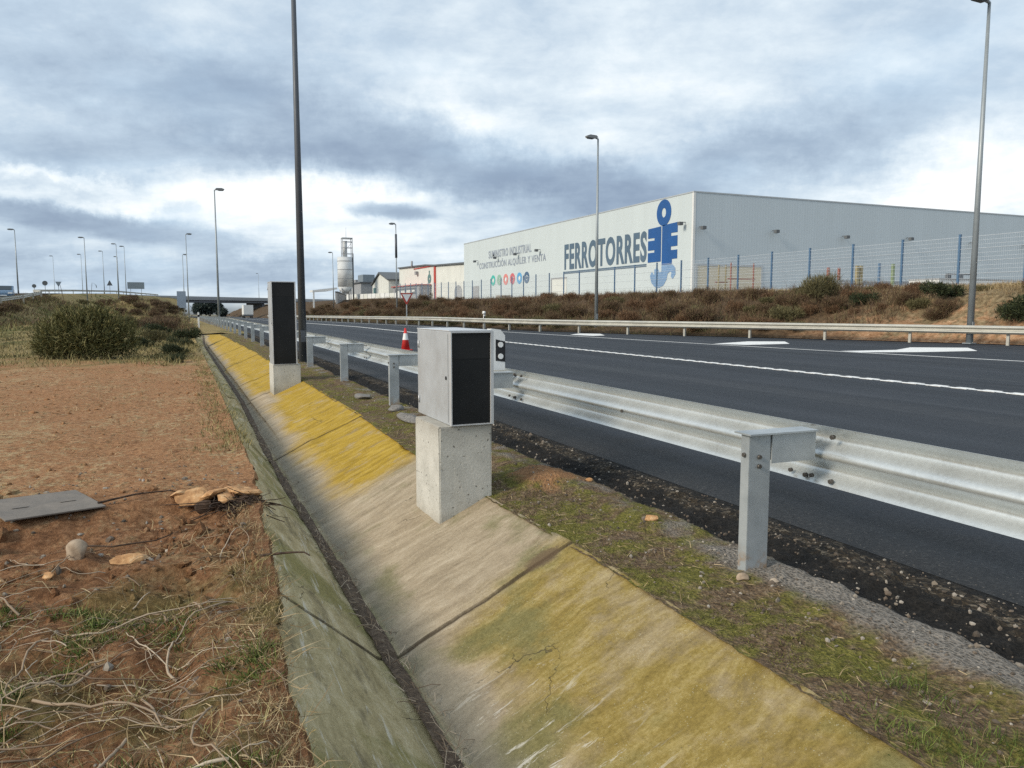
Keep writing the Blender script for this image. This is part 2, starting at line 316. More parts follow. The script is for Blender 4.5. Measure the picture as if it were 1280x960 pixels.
M_fblue = weathered((.09, .17, .28), .1, 3., .5, .1, 'fence_blue')
M_wire = material('fence_wire', rough=.4, metal=.2, col=(.62, .66, .70))
M_concb = weathered((.34, .345, .35), .1, .1, .85, 0, 'bridge_concrete')
M_concd = weathered((.16, .165, .18), .1, .1, .85, 0, 'bridge_girder')
M_rust = weathered((.30, .11, .08), .2, 3., .7, 0, 'rusty_red_steel')
M_rack_y = weathered((.30, .25, .13), .2, 3., .7, 0, 'dull_yellow_steel')
M_rack_g = weathered((.20, .26, .14), .2, 3., .7, 0, 'dull_green_steel')
M_timber = weathered((.26, .22, .17), .2, 2., .8, 0, 'grey_timber')
M_plate = weathered((.19, .165, .14), .2, 5., .75, .1, 'manhole_steel', .003)
M_tyre = material('tyre_rubber', rough=.8, col=(.02, .02, .02))
M_glass = material('car_glass', rough=.1, col=(.02, .03, .035), spec=.6)
M_carblue = material('car_paint_blue', rough=.3, col=(.12, .20, .30), spec=.6)
M_signback = weathered((.22, .26, .29), .08, 1., .5, .3, 'sign_back_grey')
M_signblue = weathered((.27, .33, .41), .08, .6, .5, .1, 'sign_pale_blue')
def stone_fn(q):
    p = q.obj(); n = q.noise(p, 9., 5, .7); r = q.n.new('ShaderNodeObjectInfo').outputs['Random']
    a = q.ramp(n, [(.3, (.16, .11, .07)), (.7, (.42, .32, .22))]); b = q.ramp(n, [(.3, (.30, .27, .23)), (.7, (.60, .56, .49))])
    return {'c': q.mix(r, a, b), 'n': q.bump(n, .6, .01)}
M_stone = material('stone', stone_fn, .9)
def gravel_fn(q):
    i = q.island(); return q.ramp(i, [(0, (.06, .05, .04)), (.35, (.13, .10, .075)), (.75, (.20, .17, .135)), (1, (.33, .30, .26))])
M_gravel = material('gravel', gravel_fn, .9)
M_tar = material('old_tarmac', lambda q: {'c': q.ramp(q.noise(q.pos(), 40., 4, .7), [(.3, (.07, .066, .062)), (.7, (.26, .245, .225))]), 'n': q.bump(q.noise(q.pos(), 45., 3), .7, .01)}, .95)
M_orange = material('orange_rubble', lambda q: {'c': q.ramp(q.noise(q.obj(), 14., 5, .7), [(.3, (.22, .10, .04)), (.55, (.48, .27, .12)), (.75, (.62, .46, .28))]), 'n': q.bump(q.noise(q.obj(), 20., 5), .7, .015)}, .9)
M_root = material('dark_root', lambda q: q.ramp(q.noise(q.pos(), 25., 3), [(.3, (.02, .012, .008)), (.7, (.09, .055, .035))]), .9)
def leaf_mat(name, stops, rough=.7):
    def fn(q):
        i = q.island(); n = q.noise(q.pos(), 1.1, 3); f = q.m('ADD', q.m('MULTIPLY', i, .7), q.m('MULTIPLY', n, .3))
        return {'c': q.ramp(f, stops)}
    return material(name, fn, rough, spec=.2)
M_broom = leaf_mat('olive_foliage', [(.1, (.04, .042, .016)), (.4, (.11, .112, .042)), (.7, (.19, .175, .07)), (.95, (.29, .25, .12))])
M_dkleaf = leaf_mat('dark_foliage', [(.1, (.014, .020, .010)), (.5, (.032, .043, .020)), (.9, (.075, .085, .035))])
M_brown = leaf_mat('brown_dry_scrub', [(.1, (.045, .026, .017)), (.4, (.105, .066, .042)), (.65, (.165, .105, .062)), (.85, (.15, .135, .062)), (1., (.28, .22, .13))])
M_brown2 = leaf_mat('russet_dry_scrub', [(.1, (.05, .03, .018)), (.5, (.15, .085, .048)), (.9, (.26, .165, .09))])
M_olivedry = leaf_mat('olive_dry_scrub', [(.1, (.04, .036, .018)), (.5, (.11, .10, .045)), (.9, (.22, .19, .095))])
M_straw = leaf_mat('straw', [(.05, (.11, .072, .036)), (.4, (.26, .19, .10)), (.75, (.42, .32, .18)), (1., (.55, .46, .31))])
M_grass = leaf_mat('green_grass', [(.1, (.035, .055, .012)), (.5, (.085, .12, .026)), (.9, (.19, .22, .06))])
M_moss = leaf_mat('moss', [(.1, (.05, .05, .012)), (.5, (.14, .14, .034)), (.8, (.22, .21, .06)), (1., (.33, .27, .13))])
M_dryg = leaf_mat('dry_grass', [(.1, (.10, .088, .034)), (.5, (.235, .20, .085)), (.9, (.40, .335, .165))])
M_twig = leaf_mat('pale_twig', [(.1, (.13, .085, .055)), (.5, (.30, .225, .155)), (.9, (.50, .42, .32))])
M_fartree = leaf_mat('far_tree', [(.1, (.02, .032, .03)), (.5, (.045, .062, .055)), (.9, (.08, .10, .085))])
M_debris = material('ditch_soil', lambda q: {'c': q.ramp(q.noise(q.pos(), 30., 5, .75), [(.3, (.035, .024, .016)), (.55, (.12, .085, .058)), (.75, (.25, .20, .14))]), 'n': q.bump(q.noise(q.pos(), 30., 5), 1., .03)}, .95)
def bank_fn(q):
    p = q.pos(); x, y, z = q.sep(p); n = q.noise(p, 5., 6, .7); b = q.noise(p, .45, 4, .6); s = q.noise(p, 1.7, 5, .65)
    org = q.ramp(n, [(.3, (.17, .085, .042)), (.5, (.37, .21, .115)), (.72, (.52, .36, .23))])
    dry = q.ramp(n, [(.3, (.07, .05, .028)), (.5, (.20, .15, .085)), (.72, (.36, .28, .17))])
    brn = q.ramp(n, [(.3, (.04, .028, .018)), (.7, (.13, .088, .052))])
    c = q.mix(q.mr(q.m('ADD', s, q.m('MULTIPLY', z, .12)), .50, .70), org, dry)
    c = q.mix(q.mr(q.m('ADD', y, q.m('MULTIPLY', b, 10.)), 27., 35.), c, brn)
    yard = q.ramp(q.noise(p, .6, 5), [(.3, (.24, .21, .17)), (.7, (.36, .33, .28))])
    c = q.mix(q.mr(x, 36.2, 37.5), c, yard)
    return {'c': c, 'n': q.bump(n, .8, .12)}
M_bank = material('bank_earth', bank_fn, .95, spec=.1)
M_far = material('far_field', lambda q: q.ramp(q.noise(q.pos(), .02, 6, .6), [(.3, (.09, .085, .05)), (.7, (.20, .17, .10))]), .95)

# ------------------------------------------------------------------ object helpers
def tag(o, label=None, cat=None, group=None, kind=None):
    if label: o['label'] = label
    if cat: o['category'] = cat
    if group: o['group'] = group
    if kind: o['kind'] = kind
    return o
def empty(name, loc=(0, 0, 0), rz=0.):
    o = bpy.data.objects.new(name, None); C.objects.link(o); o.location = loc; o.rotation_euler = (0, 0, rz); o.empty_display_size = .2; return o
def link(name, me, mats, parent=None, loc=None, rz=None):
    if not isinstance(mats, (list, tuple)): mats = [mats]
    if not me.materials:
        for m in mats: me.materials.append(m)
    o = bpy.data.objects.new(name, me); C.objects.link(o)
    if parent: o.parent = parent
    if loc is not None: o.location = loc
    if rz is not None: o.rotation_euler = (0, 0, rz)
    return o
def copy_tree(o, parent=None):
    c = o.copy(); C.objects.link(c)
    if parent: c.parent = parent; c.matrix_parent_inverse = o.matrix_parent_inverse.copy()
    for ch in list(o.children): copy_tree(ch, c)
    return c
def mesh_np(name, V, F, smooth=False):
    V = np.asarray(V, np.float32).reshape(-1, 3); F = np.asarray(F, np.int32); nf, kk = F.shape
    me = bpy.data.meshes.new(name); me.vertices.add(len(V)); me.vertices.foreach_set('co', V.ravel())
    me.loops.add(nf * kk); me.loops.foreach_set('vertex_index', F.ravel())
    me.polygons.add(nf); me.polygons.foreach_set('loop_start', np.arange(0, nf * kk, kk, dtype=np.int32))
    me.polygons.foreach_set('use_smooth', np.full(nf, smooth)); me.update(calc_edges=True); me.validate(); return me
class MB:
    """collects boxes, bars, tubes and prisms into one mesh"""
    def __init__(s): s.bm = bmesh.new()
    def box(s, x0, x1, y0, y1, z0, z1, bev=0., rot=None, mi=0):
        r = bmesh.ops.create_cube(s.bm, size=1.); vs = r['verts']
        cx, cy, cz = (x0 + x1) / 2, (y0 + y1) / 2, (z0 + z1) / 2
        for v in vs: v.co = Vector((cx + v.co.x * (x1 - x0), cy + v.co.y * (y1 - y0), cz + v.co.z * (z1 - z0)))
        fs = list({f for v in vs for f in v.link_faces})
        if bev:
            es = list({e for v in vs for e in v.link_edges})
            rr = bmesh.ops.bevel(s.bm, geom=es, offset=bev, segments=2, affect='EDGES', profile=.6); vs = rr['verts']; fs = rr['faces']
        for f in fs: f.material_index = mi
        if rot: bmesh.ops.transform(s.bm, matrix=rot, verts=list({v for f in fs for v in f.verts}))
        return s
    def tube(s, p0, p1, r0, r1=None, seg=12, cap=True, mi=0):
        r1 = r0 if r1 is None else r1; p0, p1 = Vector(p0), Vector(p1); dv = p1 - p0
        m = Matrix.Translation((p0 + p1) / 2) @ dv.to_track_quat('Z', 'Y').to_matrix().to_4x4()
        r = bmesh.ops.create_cone(s.bm, cap_ends=cap, segments=seg, radius1=r0, radius2=r1, depth=dv.length, matrix=m)
        for f in {f for v in r['verts'] for f in v.link_faces}:
            f.material_index = mi
            if len(f.verts) == 4: f.smooth = True
        return s
    def bar(s, p0, p1, wx, wz):
        p0, p1 = Vector(p0), Vector(p1); dv = p1 - p0
        m = Matrix.Translation((p0 + p1) / 2) @ dv.to_track_quat('Y', 'Z').to_matrix().to_4x4() @ Matrix.Diagonal((wx, dv.length, wz, 1))
        bmesh.ops.create_cube(s.bm, size=1., matrix=m); return s
    def prism(s, pts, fn, t):
        """outline pts (u,v) extruded by t: fn(u,v,w) gives the 3-D point"""
        a = [s.bm.verts.new(fn(u, v, 0)) for u, v in pts]; b = [s.bm.verts.new(fn(u, v, t)) for u, v in pts]
        n = len(pts); s.bm.faces.new(a); s.bm.faces.new(b[::-1])
        for i in range(n): s.bm.faces.new((a[i], b[i], b[(i + 1) % n], a[(i + 1) % n]))
        return s
    def ring(s, cu, cv, ru, rv, hu, hv, fn, t, seg=28):
        o0, i0, o1, i1 = [], [], [], []
        for i in range(seg):
            c, q = math.cos(2 * math.pi * i / seg), math.sin(2 * math.pi * i / seg)
            for lst, a, b, ww in ((o0, ru, rv, 0), (i0, hu, hv, 0), (o1, ru, rv, t), (i1, hu, hv, t)): lst.append(s.bm.verts.new(fn(cu + a * c, cv + b * q, ww)))
        for i in range(seg):
            j = (i + 1) % seg
            for A, B in ((o0, i0), (o1, i1), (o0, o1), (i0, i1)): s.bm.faces.new((A[i], A[j], B[j], B[i]))
        return s
    def build(s, name, mats, parent=None, loc=None, rz=None):
        bmesh.ops.recalc_face_normals(s.bm, faces=s.bm.faces[:])
        me = bpy.data.meshes.new(name); s.bm.to_mesh(me); s.bm.free(); return link(name, me, mats, parent, loc, rz)
def part(name, mats, parent, *boxes, bev=0.):
    b = MB()
    for x in boxes: b.box(*x, bev=bev)
    return b.build(name, mats, parent)

# numpy value noise
def _h(ix, iy, s): 
    n = (ix * 374761393 + iy * 668265263 + s * 974634371) & 0xffffffff
    n = ((n ^ (n >> 13)) * 1274126177) & 0xffffffff
    return ((n ^ (n >> 16)) & 0xffff) / 65535.
def vnoise(x, y, s=0):
    x = np.asarray(x, float); y = np.asarray(y, float)
    ix = np.floor(x).astype(np.int64); iy = np.floor(y).astype(np.int64); fx = x - ix; fy = y - iy
    fx = fx * fx * (3 - 2 * fx); fy = fy * fy * (3 - 2 * fy)
    return (_h(ix, iy, s) * (1 - fx) + _h(ix + 1, iy, s) * fx) * (1 - fy) + (_h(ix, iy + 1, s) * (1 - fx) + _h(ix + 1, iy + 1, s) * fx) * fy - .5
def fbm(x, y, o=4, s=0):
    t = 0; a = 1.
    for i in range(o): t = t + a * vnoise(x * 2 ** i + 13.7 * i, y * 2 ** i + 5.1 * i, s + i); a *= .5
    return t
def sstep(v, a, b):
    t = np.clip((np.asarray(v, float) - a) / (b - a), 0, 1); return t * t * (3 - 2 * t)
def dip(y): return -.0065 * np.maximum(0., np.asarray(y, float) - 60.)
def grid(name, xs, ys, zf, mat, xf=None, smooth=True, pre=False):
    X, Y = np.meshgrid(np.asarray(xs, float), np.asarray(ys, float))
    Z = zf(X, Y) if pre else None
    if xf is not None: X = xf(X, Y)
    if not pre: Z = zf(X, Y)
    V = np.stack([X, Y, Z], -1).reshape(-1, 3); nx, ny = X.shape[1], X.shape[0]
    i = np.arange(ny - 1)[:, None] * nx + np.arange(nx - 1)[None, :]
    F = np.stack([i, i + 1, i + nx + 1, i + nx], -1).reshape(-1, 4)
    o = link(name, mesh_np(name, V, F, smooth), mat); return o
def geo(a, b, n, p=1.): return a + (b - a) * np.linspace(0, 1, n) ** p

# ------------------------------------------------------------------ terrain functions
RAMP = [(-20, 20, -.3), (-17.5, 55, .9), (-17, 80, 1.95), (-18.5, 100, 2.6), (-21, 118, 3.1), (-24.2, 134, 3.55), (-22.2, 163, 4.2), (-17.1, 194, 4.75), (-10, 262, 5.15), (-6, 267, 5.15)]
def ramp_d(x, y):
    x = np.asarray(x, float); y = np.asarray(y, float); best = np.full(np.broadcast(x, y).shape, 1e9); zz = np.zeros_like(best)
    for (ax, ay, az_), (bx, by, bz) in zip(RAMP[:-1], RAMP[1:]):
        t = np.clip(((x - ax) * (bx - ax) + (y - ay) * (by - ay)) / ((bx - ax) ** 2 + (by - ay) ** 2), 0, 1)
        dd = np.hypot(x - ax - t * (bx - ax), y - ay - t * (by - ay)); mm = dd < best
        best = np.where(mm, dd, best); zz = np.where(mm, az_ + t * (bz - az_), zz)
    return best, zz
def GL(x, y):
    x = np.asarray(x, float); y = np.asarray(y, float)
    z = dip(y) + .0 * x
    near = sstep(y, 8, 6)
    z = z + fbm(x * 1.3, y * 1.3, 4, 3) * .045 + fbm(x * 9, y * 9, 3, 9) * .020 * (.12 + near) + fbm(x * 30, y * 30, 2, 10) * .012 * near * sstep(y, 9, 7)
    z = z + fbm(x * .25, y * .25, 3, 4) * .35 * sstep(y, 18, 32)
    step = sstep(y + fbm(x * 2.2, y * 2.2, 3, 21) * .35 - .12 * (x + .3), 6.15, 5.55)
    z = z - .10 * step * sstep(x - lipL(y), -.10, -.5) + step * fbm(x * 3.4, y * 3.4, 4, 31) * .10 * sstep(x - lipL(y), 0, -.2)
    z = z - .07 * np.exp(-((x - .22) / .22) ** 2 - ((y - 5.62) / .18) ** 2)
    z = z + .055 * np.exp(-((x + .5) / .6) ** 2 - ((y - 4.9) / .35) ** 2)
    z = z + 2.4 * np.exp(-((x + 4.0) / 4.2) ** 2 - ((y - 85) / 7.) ** 2) + .5 * np.exp(-((x + 9.5) / 4.5) ** 2 - ((y - 78) / 8.) ** 2)
    z = z + .55 * np.exp(-((x + 5) / 6.) ** 2 - ((y - 42) / 12.) ** 2) * sstep(x, 0, -3)
    d, rz = ramp_d(x, y)
    e = rz - np.maximum(0, d - 4.5) / 2.3
    return np.maximum(z, e)
RAILPTS = [(34.2, -12), (33.6, 2), (32.0, 10), (29.4, 18.4), (27.3, 25.1), (23.5, 33.6), (20.6, 41), (19.3, 50), (18.8, 70), (18.4, 110), (18.4, 330)]
_ry = np.array([p[1] for p in RAILPTS], float); _rx = np.array([p[0] for p in RAILPTS], float)
def railx(y):
    y = np.asarray(y, float); s = 0
    for o in (-3, -1.5, 0, 1.5, 3): s = s + np.interp(y + o, _ry, _rx)
    return s / 5
def crest(y): return 2.52 + .9 * sstep(y, 90, 150) - .06 * sstep(y, 42, 22)
def GB(x, y):
    xt = railx(y) + .75; xc = 33.9 + np.maximum(0, xt - 32.)
    s = np.clip((x - xt) / np.maximum(1.5, xc - xt), 0, 1)
    s2 = np.where(s < .55, s * 1.35, .7425 + (s - .55) * .5722)
    z = .03 + (crest(y) - .03) * s2 + fbm(x * .5, y * .5, 4, 41) * .35 * np.sin(np.pi * s) + fbm(x * 2.5, y * 2.5, 3, 44) * .16 * np.sin(np.pi * s)
    return z + np.where(x > 34, 0, dip(y) * (1 - s)) 

# ------------------------------------------------------------------ the setting
grid('terrain', np.r_[geo(-2500, -60, 8), geo(-40, 40, 6), geo(60, 2500, 8)], np.r_[geo(-300, 0, 4), geo(40, 400, 10), geo(500, 3500, 10)],
     lambda X, Y: dip(Y) - 1.0 - .0 * X, M_far)['kind'] = 'structure'
ysl = np.r_[np.arange(-6, 1.6, .4), np.arange(1.6, 7.2, .035), np.arange(7.2, 14, .09), np.arange(14, 46, .35), np.arange(46, 120, 1.0), geo(121, 420, 60)]
def lipL(Y): return np.interp(Y, [0, 1., 2.3, 4.7, 7, 17], [.15, .20, .30, .43, .53, .59]) + fbm(Y * 1.7, Y * 0 + 3., 4, 5) * .05 * sstep(Y, 9, 5) + fbm(Y * 7, Y * 0 + 1., 2, 8) * .02 * sstep(Y, 12, 6)
us = np.r_[-geo(0, 4.2, 110)[::-1], ]; us = np.r_[-geo(4.3, 420, 70, 2.6)[::-1], us]
def leftX(X, Y):                                  # columns hang from the ditch lip
    return X + lipL(Y)
def leftZ(X, Y):
    z = GL(X, Y); t = sstep(X - lipL(Y), -.16, 0.)
    edge = .012 + fbm(Y * 3, Y * 0, 3, 2) * .02
    return np.where(Y < 46, z * (1 - t) + edge * t, z)
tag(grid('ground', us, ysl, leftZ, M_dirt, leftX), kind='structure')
# soil cut hanging over the concrete lip
def lapX(X, Y): return lipL(Y) + X * .018 + X * fbm(Y * 5, Y * 0 + 2, 3, 12) * .03
tag(grid('ground_edge', [0, .5, 1.], ysl[(ysl < 46)], lambda X, Y: np.interp(X - lipL(Y), [0, .012, .03], [.012, -.005, -.06]) + (X - lipL(Y) < .002) * fbm(Y * 3, Y * 0, 3, 2) * .02, M_dirt, lapX), kind='structure')

def mound(X, Y): return .11 * np.exp(-((X - 2.62) / .28) ** 2 - ((Y - 5.45) / .36) ** 2)
def vergeZ(X, Y):
    z = dip(Y) + .006 + .008 * sstep(X, 2.1, 2.45) + fbm(X * 4, Y * 4, 4, 51) * .035 * sstep(X, 2.08, 2.3) + fbm(X * 22, Y * 22, 2, 55) * .012
    z = z + mound(X, Y)
    berm = sstep(X + fbm(X * 2, Y * 2, 3, 61) * .12, 2.58, 2.72) * sstep(X + fbm(X * 3, Y * 3, 3, 62) * .08, 3.04, 2.93)
    z = z + berm * (.022 + fbm(X * 1., Y * .8, 2, 66) * .05)
    z = z - .035 * sstep(X, 2.98, 3.08) * sstep(X, 3.34, 3.2) + fbm(X * 14, Y * 14, 3, 71) * .03 * sstep(X, 3.0, 3.1) * sstep(X, 3.6, 3.4)
    t = sstep(X, 3.42, 3.66); return z * (1 - t) + (dip(Y) + .002) * t
yv = np.r_[np.arange(-6, 1., .3), np.arange(1., 9, .03), np.arange(9, 20, .09), np.arange(20, 46.01, .4)]
def lipshift(Y): return fbm(Y * .5, Y * 0 + 4, 3, 97) * .06 + .10 * sstep(Y, 7, 14) - .16 * sstep(Y, 26, 45)
tag(grid('verge', np.arange(2.06, 3.76, .03), yv, vergeZ, M_verge, lambda X, Y: X + lipshift(Y) * np.clip((2.7 - X) / .6, 0, 1)), kind='structure')
tag(grid('verge_far', np.r_[.5, np.arange(.9, 3.8, .3)], np.r_[46., geo(47, 420, 60)], lambda X, Y: dip(Y) + .01 + fbm(X, Y, 3, 81) * .12 * sstep(X, 3.6, 2.9), M_dirt), kind='structure')
yr = np.r_[np.arange(-30, 60, 1.), geo(60, 420, 60)]
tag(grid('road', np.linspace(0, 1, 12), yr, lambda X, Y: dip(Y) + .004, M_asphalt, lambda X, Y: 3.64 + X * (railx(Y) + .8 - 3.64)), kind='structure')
yb = np.r_[np.arange(-30, 12, 2.), np.arange(12, 60, .45), geo(60, 400, 90)]
tag(grid('bank', np.r_[geo(0, 1, 46), 1.04, 1.3, 2., 4., 10, 40.], yb, GB, M_bank, lambda X, Y: np.where(X <= 1, (railx(Y) + .7) + X * (36.2 - railx(Y) - .7 + np.maximum(0, railx(Y) - 31.)), 36.2 + (X - 1) * 11)), kind='structure')

# painted road markings
def strip(name, pts, wd, zoff=.009, dash=None):
    b = MB(); P = [Vector((*p, 0)) for p in pts]
    for i in range(len(P) - 1):
        n = max(1, int((P[i + 1] - P[i]).length / 2))
        for j in range(n):
            p0, p1 = P[i].lerp(P[i + 1], j / n), P[i].lerp(P[i + 1], (j + 1) / n)
            t = (P[i + 1] - P[i]).normalized(); s_ = Vector((t.y, -t.x, 0)) * wd / 2
            if dash and (j % dash[1]) >= dash[0]: continue
            vs = [b.bm.verts.new((q.x, q.y, float(dip(q.y)) + zoff)) for q in (p0 - s_, p0 + s_, p1 + s_, p1 - s_)]
            b.bm.faces.new(vs)
    return b.build(name, M_mark)
def mark(o): return tag(o, kind='structure')
b = MB()
for i in range(-60, 560):                                   # ribbed line: thick bars on a continuous band
    y0 = i * .5; zz = float(dip(y0)) + .013
    if y0 < 90: b.box(12.62, 12.86, y0, y0 + .30, zz - .004, zz + .004)
rib = b.build('lane_line_ribs', M_mark); mark(rib)
mark(strip('lane_line', [(12.74, -30), (12.74, 330)], .15))
mark(strip('edge_line', [(24.2, -10), (22.0, 6), (20.86, 13.3), (20.1, 18.6), (19.5, 24), (18.9, 33), (18.2, 45), (17.7, 70), (17.4, 110), (17.4, 330)], .17))
def poly(name, pts, zoff=.011):
    b = MB(); b.bm.faces.new([b.bm.verts.new((x, y, zoff)) for x, y in pts]); return mark(b.build(name, M_mark))
poly('chevron_marking', [(24.58, 19.79), (26.25, 18.75), (24.56, 17.2), (22.15, 17.47), (20.3, 18.15), (20.26, 19.0), (22.6, 18.75)])
poly('chevron_marking', [(19.75, 25.0), (22.61, 26.25), (24.0, 25.53), (22.61, 23.78), (20.36, 23.7)])
poly('chevron_marking', [(19.5, 36.9), (21.0, 38.6), (21.8, 37.6), (20.7, 35.2), (19.8, 34.9)])

# drainage ditch (concrete, stands in the ground as one channel cast in three metre bays)
def ditchZ(X, Y):
    xx = X
    z = np.interp(xx, [.30, .44, .50, .93, 1.03, 2.09, 2.13, 2.2], [-.25, -.16, -.012, -.50, -.50, .008, -.015, -.12])
    j = np.abs(np.mod(Y + 29.1, 3.) - .06)
    bay = np.floor((Y + 29.04) / 3.)
    z = z - .012 * (j < .012) + (np.mod(bay * 7.3, 3.) - 1.) * .006
    z = z + fbm(xx * 2, Y * 2, 3, 91) * .014 + fbm(xx * 20, Y * 20, 2, 93) * .004
    chip = sstep(xx, 2.04, 2.1) * np.maximum(0, fbm(Y * 3.3, Y * 0 + 9, 3, 95) - .2) * .08
    return (z - chip) * (1 - .96 * sstep(Y, 42.5, 46)) + dip(Y)
def ditchX(X, Y): return X + np.where(X > 1.5, (X - 1.0) / 1.1 * (fbm(Y * .5, Y * 0 + 4, 3, 97) * .06 + .10 * sstep(Y, 7, 14) - .16 * sstep(Y, 26, 45)), 0) + (lipL(Y) - .51) * np.clip((.93 - X) / .43, 0, 1) + .12 * sstep(Y, 9, 18) * np.where((X > .8) & (X < 1.2), 1, 0)
xd = np.r_[.30, np.arange(.42, .94, .02), .96, 1.0, np.arange(1.03, 2.12, .02), 2.13, 2.2]
yd = np.sort(np.r_[np.arange(-6, 1.4, .3), np.arange(1.4, 9, .03), np.arange(9, 22, .08), np.arange(22, 46.01, .3),
                   (np.arange(-9, 15)[:, None] * 3. + .96 + np.array([-.014, -.011, .011, .014])).ravel()]); yd = yd[(yd <= 46) & (yd >= -6)]
tag(grid('ditch', xd, yd, ditchZ, M_ditch, ditchX, pre=True), kind='structure')
dx_ = np.linspace(-.08, .08, 7)
tag(grid('ditch_soil', np.linspace(-1, 1, 9), yd[::2], lambda X, Y: ditchZ(np.full_like(X, .98), Y) + .03 + .03 * fbm(Y * 4, X * 3, 3, 101) - .045 * ((X - .98 - .12 * sstep(Y, 9, 18)) / .05) ** 2 * .5, M_debris,
         lambda X, Y: .985 + .12 * sstep(Y, 9, 18) + X * (.042 + fbm(Y * 2, Y * 0, 3, 103) * .02)), kind='structure')

# ------------------------------------------------------------------ W-beam guardrails
WP = []
for i in range(27):
    zz = -.165 + .33 * i / 26; WP.append((.0415 * (1 - math.cos(2 * math.pi * zz / .178)), zz))
def wbeam_mesh(name, p0, p1, zc, out):
    """one corrugated rail length from p0 to p1 (3-D points); out = unit vector towards the traffic"""
    p0, p1, o = np.array(p0, float), np.array(p1, float), np.array([out[0], out[1], 0.])
    V = []
    for t in (0, 1):
        b = p0 + (p1 - p0) * t
        for th in (0, .004):
            for dd, zz in WP: V.append(b + o * (dd + th) + np.array([0, 0, zc + zz]))
    n = len(WP); F = []
    for th in (0, 1):
        for i in range(n - 1): a = th * n + i; F.append((a, a + 1, a + 1 + 2 * n, a + 2 * n))
    for i in (0, n - 1): F.append((i, n + i, 3 * n + i, 2 * n + i))
    for e_ in (0, 2 * n):
        for i in range(n - 1): F.append((e_ + i, e_ + i + 1, e_ + n + i + 1, e_ + n + i))
    me = mesh_np(name, V, F, True); bm = bmesh.new(); bm.from_mesh(me); bmesh.ops.recalc_face_normals(bm, faces=bm.faces[:])
    for f in bm.faces: f.smooth = True
    for e__ in bm.edges:
        if len(e__.link_faces) == 2 and e__.calc_face_angle(0) > .7: e__.smooth = False
    bm.to_mesh(me); bm.free(); return me
gr = empty('guardrail', (2.87, 3.17, 0))
tag(gr, 'galvanised steel crash barrier on the near verge beside the ditch', 'guardrail')
PY = [-8.1, -4.4, -.6, 3.12, 7.25, 10.65, 14.3, 18.4] + [22.2 + 3.9 * i for i in range(30)]
def near_post():
    b = MB()                                   # C-section: web towards the oncoming traffic, flange on the ditch side
    b.box(-.065, .070, -.004, .003, -.25, .745); b.box(-.0685, -.062, -.003, .062, -.25, .745); b.box(.0635, .0705, .003, .062, -.25, .745)
    b.box(-.0615, -.0465, .058, .0645, -.25, .745)
    return b
def make_post(y):
    p = near_post().build('post', M_post, gr, (-.085, y - 3.17, float(dip(y)) + .01), RNG.uniform(-.03, .03))
    s_ = MB(); s_.box(-.085, .37, -.03, .10, .748, .757); s_.box(.075, .37, -.012, -.004, .59, .745); s_.box(.075, .37, .070, .077, .59, .745)
    s_.build('spacer', M_post, p)
    if 0 < y < 12:
        for p0, p1, rr in [((-.005, -.018, .63), (-.005, -.003, .63), .012), ((-.005, -.018, .58), (-.005, -.003, .58), .012), ((-.082, .03, .64), (-.064, .03, .64), .012)] + \
                [((.452, by, bz), (.430, by, bz), .013) for by in (-.06, .13) for bz in (.715, .47)]:
            MB().tube(p0, p1, rr, seg=6).build('bolt', M_bolt, p)
    return p
for y in PY: make_post(y)
for i in range(len(PY) - 1):
    a_, b_ = PY[i], PY[i + 1]; k_ = (i % 2) * .0025
    me = wbeam_mesh('beam', (.345 + k_, a_ - 3.17 - .02, float(dip(a_)) + .01), (.345 + k_, b_ - 3.17 + .28, float(dip(b_)) + .01), .605, (1, 0))
    bo = link('beam', me, M_galv, gr)
    if -1 < a_ < 11:
        for bz in (.72, .49):
            for by in (.06, .22): MB().tube((.338, b_ - 3.17 + by, bz + .0), (.356, b_ - 3.17 + by, bz), .012, seg=6).build('bolt', M_bolt, bo)
        mid = (a_ + b_) / 2 - 3.17; MB().tube((.338, mid, .605), (.346, mid, .605), .014, seg=8).build('bolt', M_bolt, bo)

fr = empty('guardrail', (19.3, 50, 0))
tag(fr, 'weathered crash barrier along the far side of the road below the scrub bank', 'guardrail')
ys_ = [-9.]; 
while ys_[-1] < 180:
    y = ys_[-1]; sl = float(railx(y + 2) - railx(y - 2)) / 4; ys_.append(y + 3.6 / math.hypot(1, sl))
for i, y in enumerate(ys_[:-1]):
    y2 = ys_[i + 1]; x1, x2 = float(railx(y)), float(railx(y2)); t = Vector((x2 - x1, y2 - y, 0)).normalized(); o = (-t.y, t.x)
    me = wbeam_mesh('beam', (x1 - 19.3, y - 50, float(dip(y))), (x2 - 19.3, y2 - 50, float(dip(y2))), .60, o)
    link('beam', me, M_farrail, fr)
    if -2 < y:
        ob = MB().box(-.05, .05, -.06, .06, -.2, .74).box(-.03, .03, .05, .15, .5, .70).build('post', M_farrail, fr, (x1 + .16 - 19.3, y - 50, float(dip(y)) + .02), math.atan2(t.y, t.x))

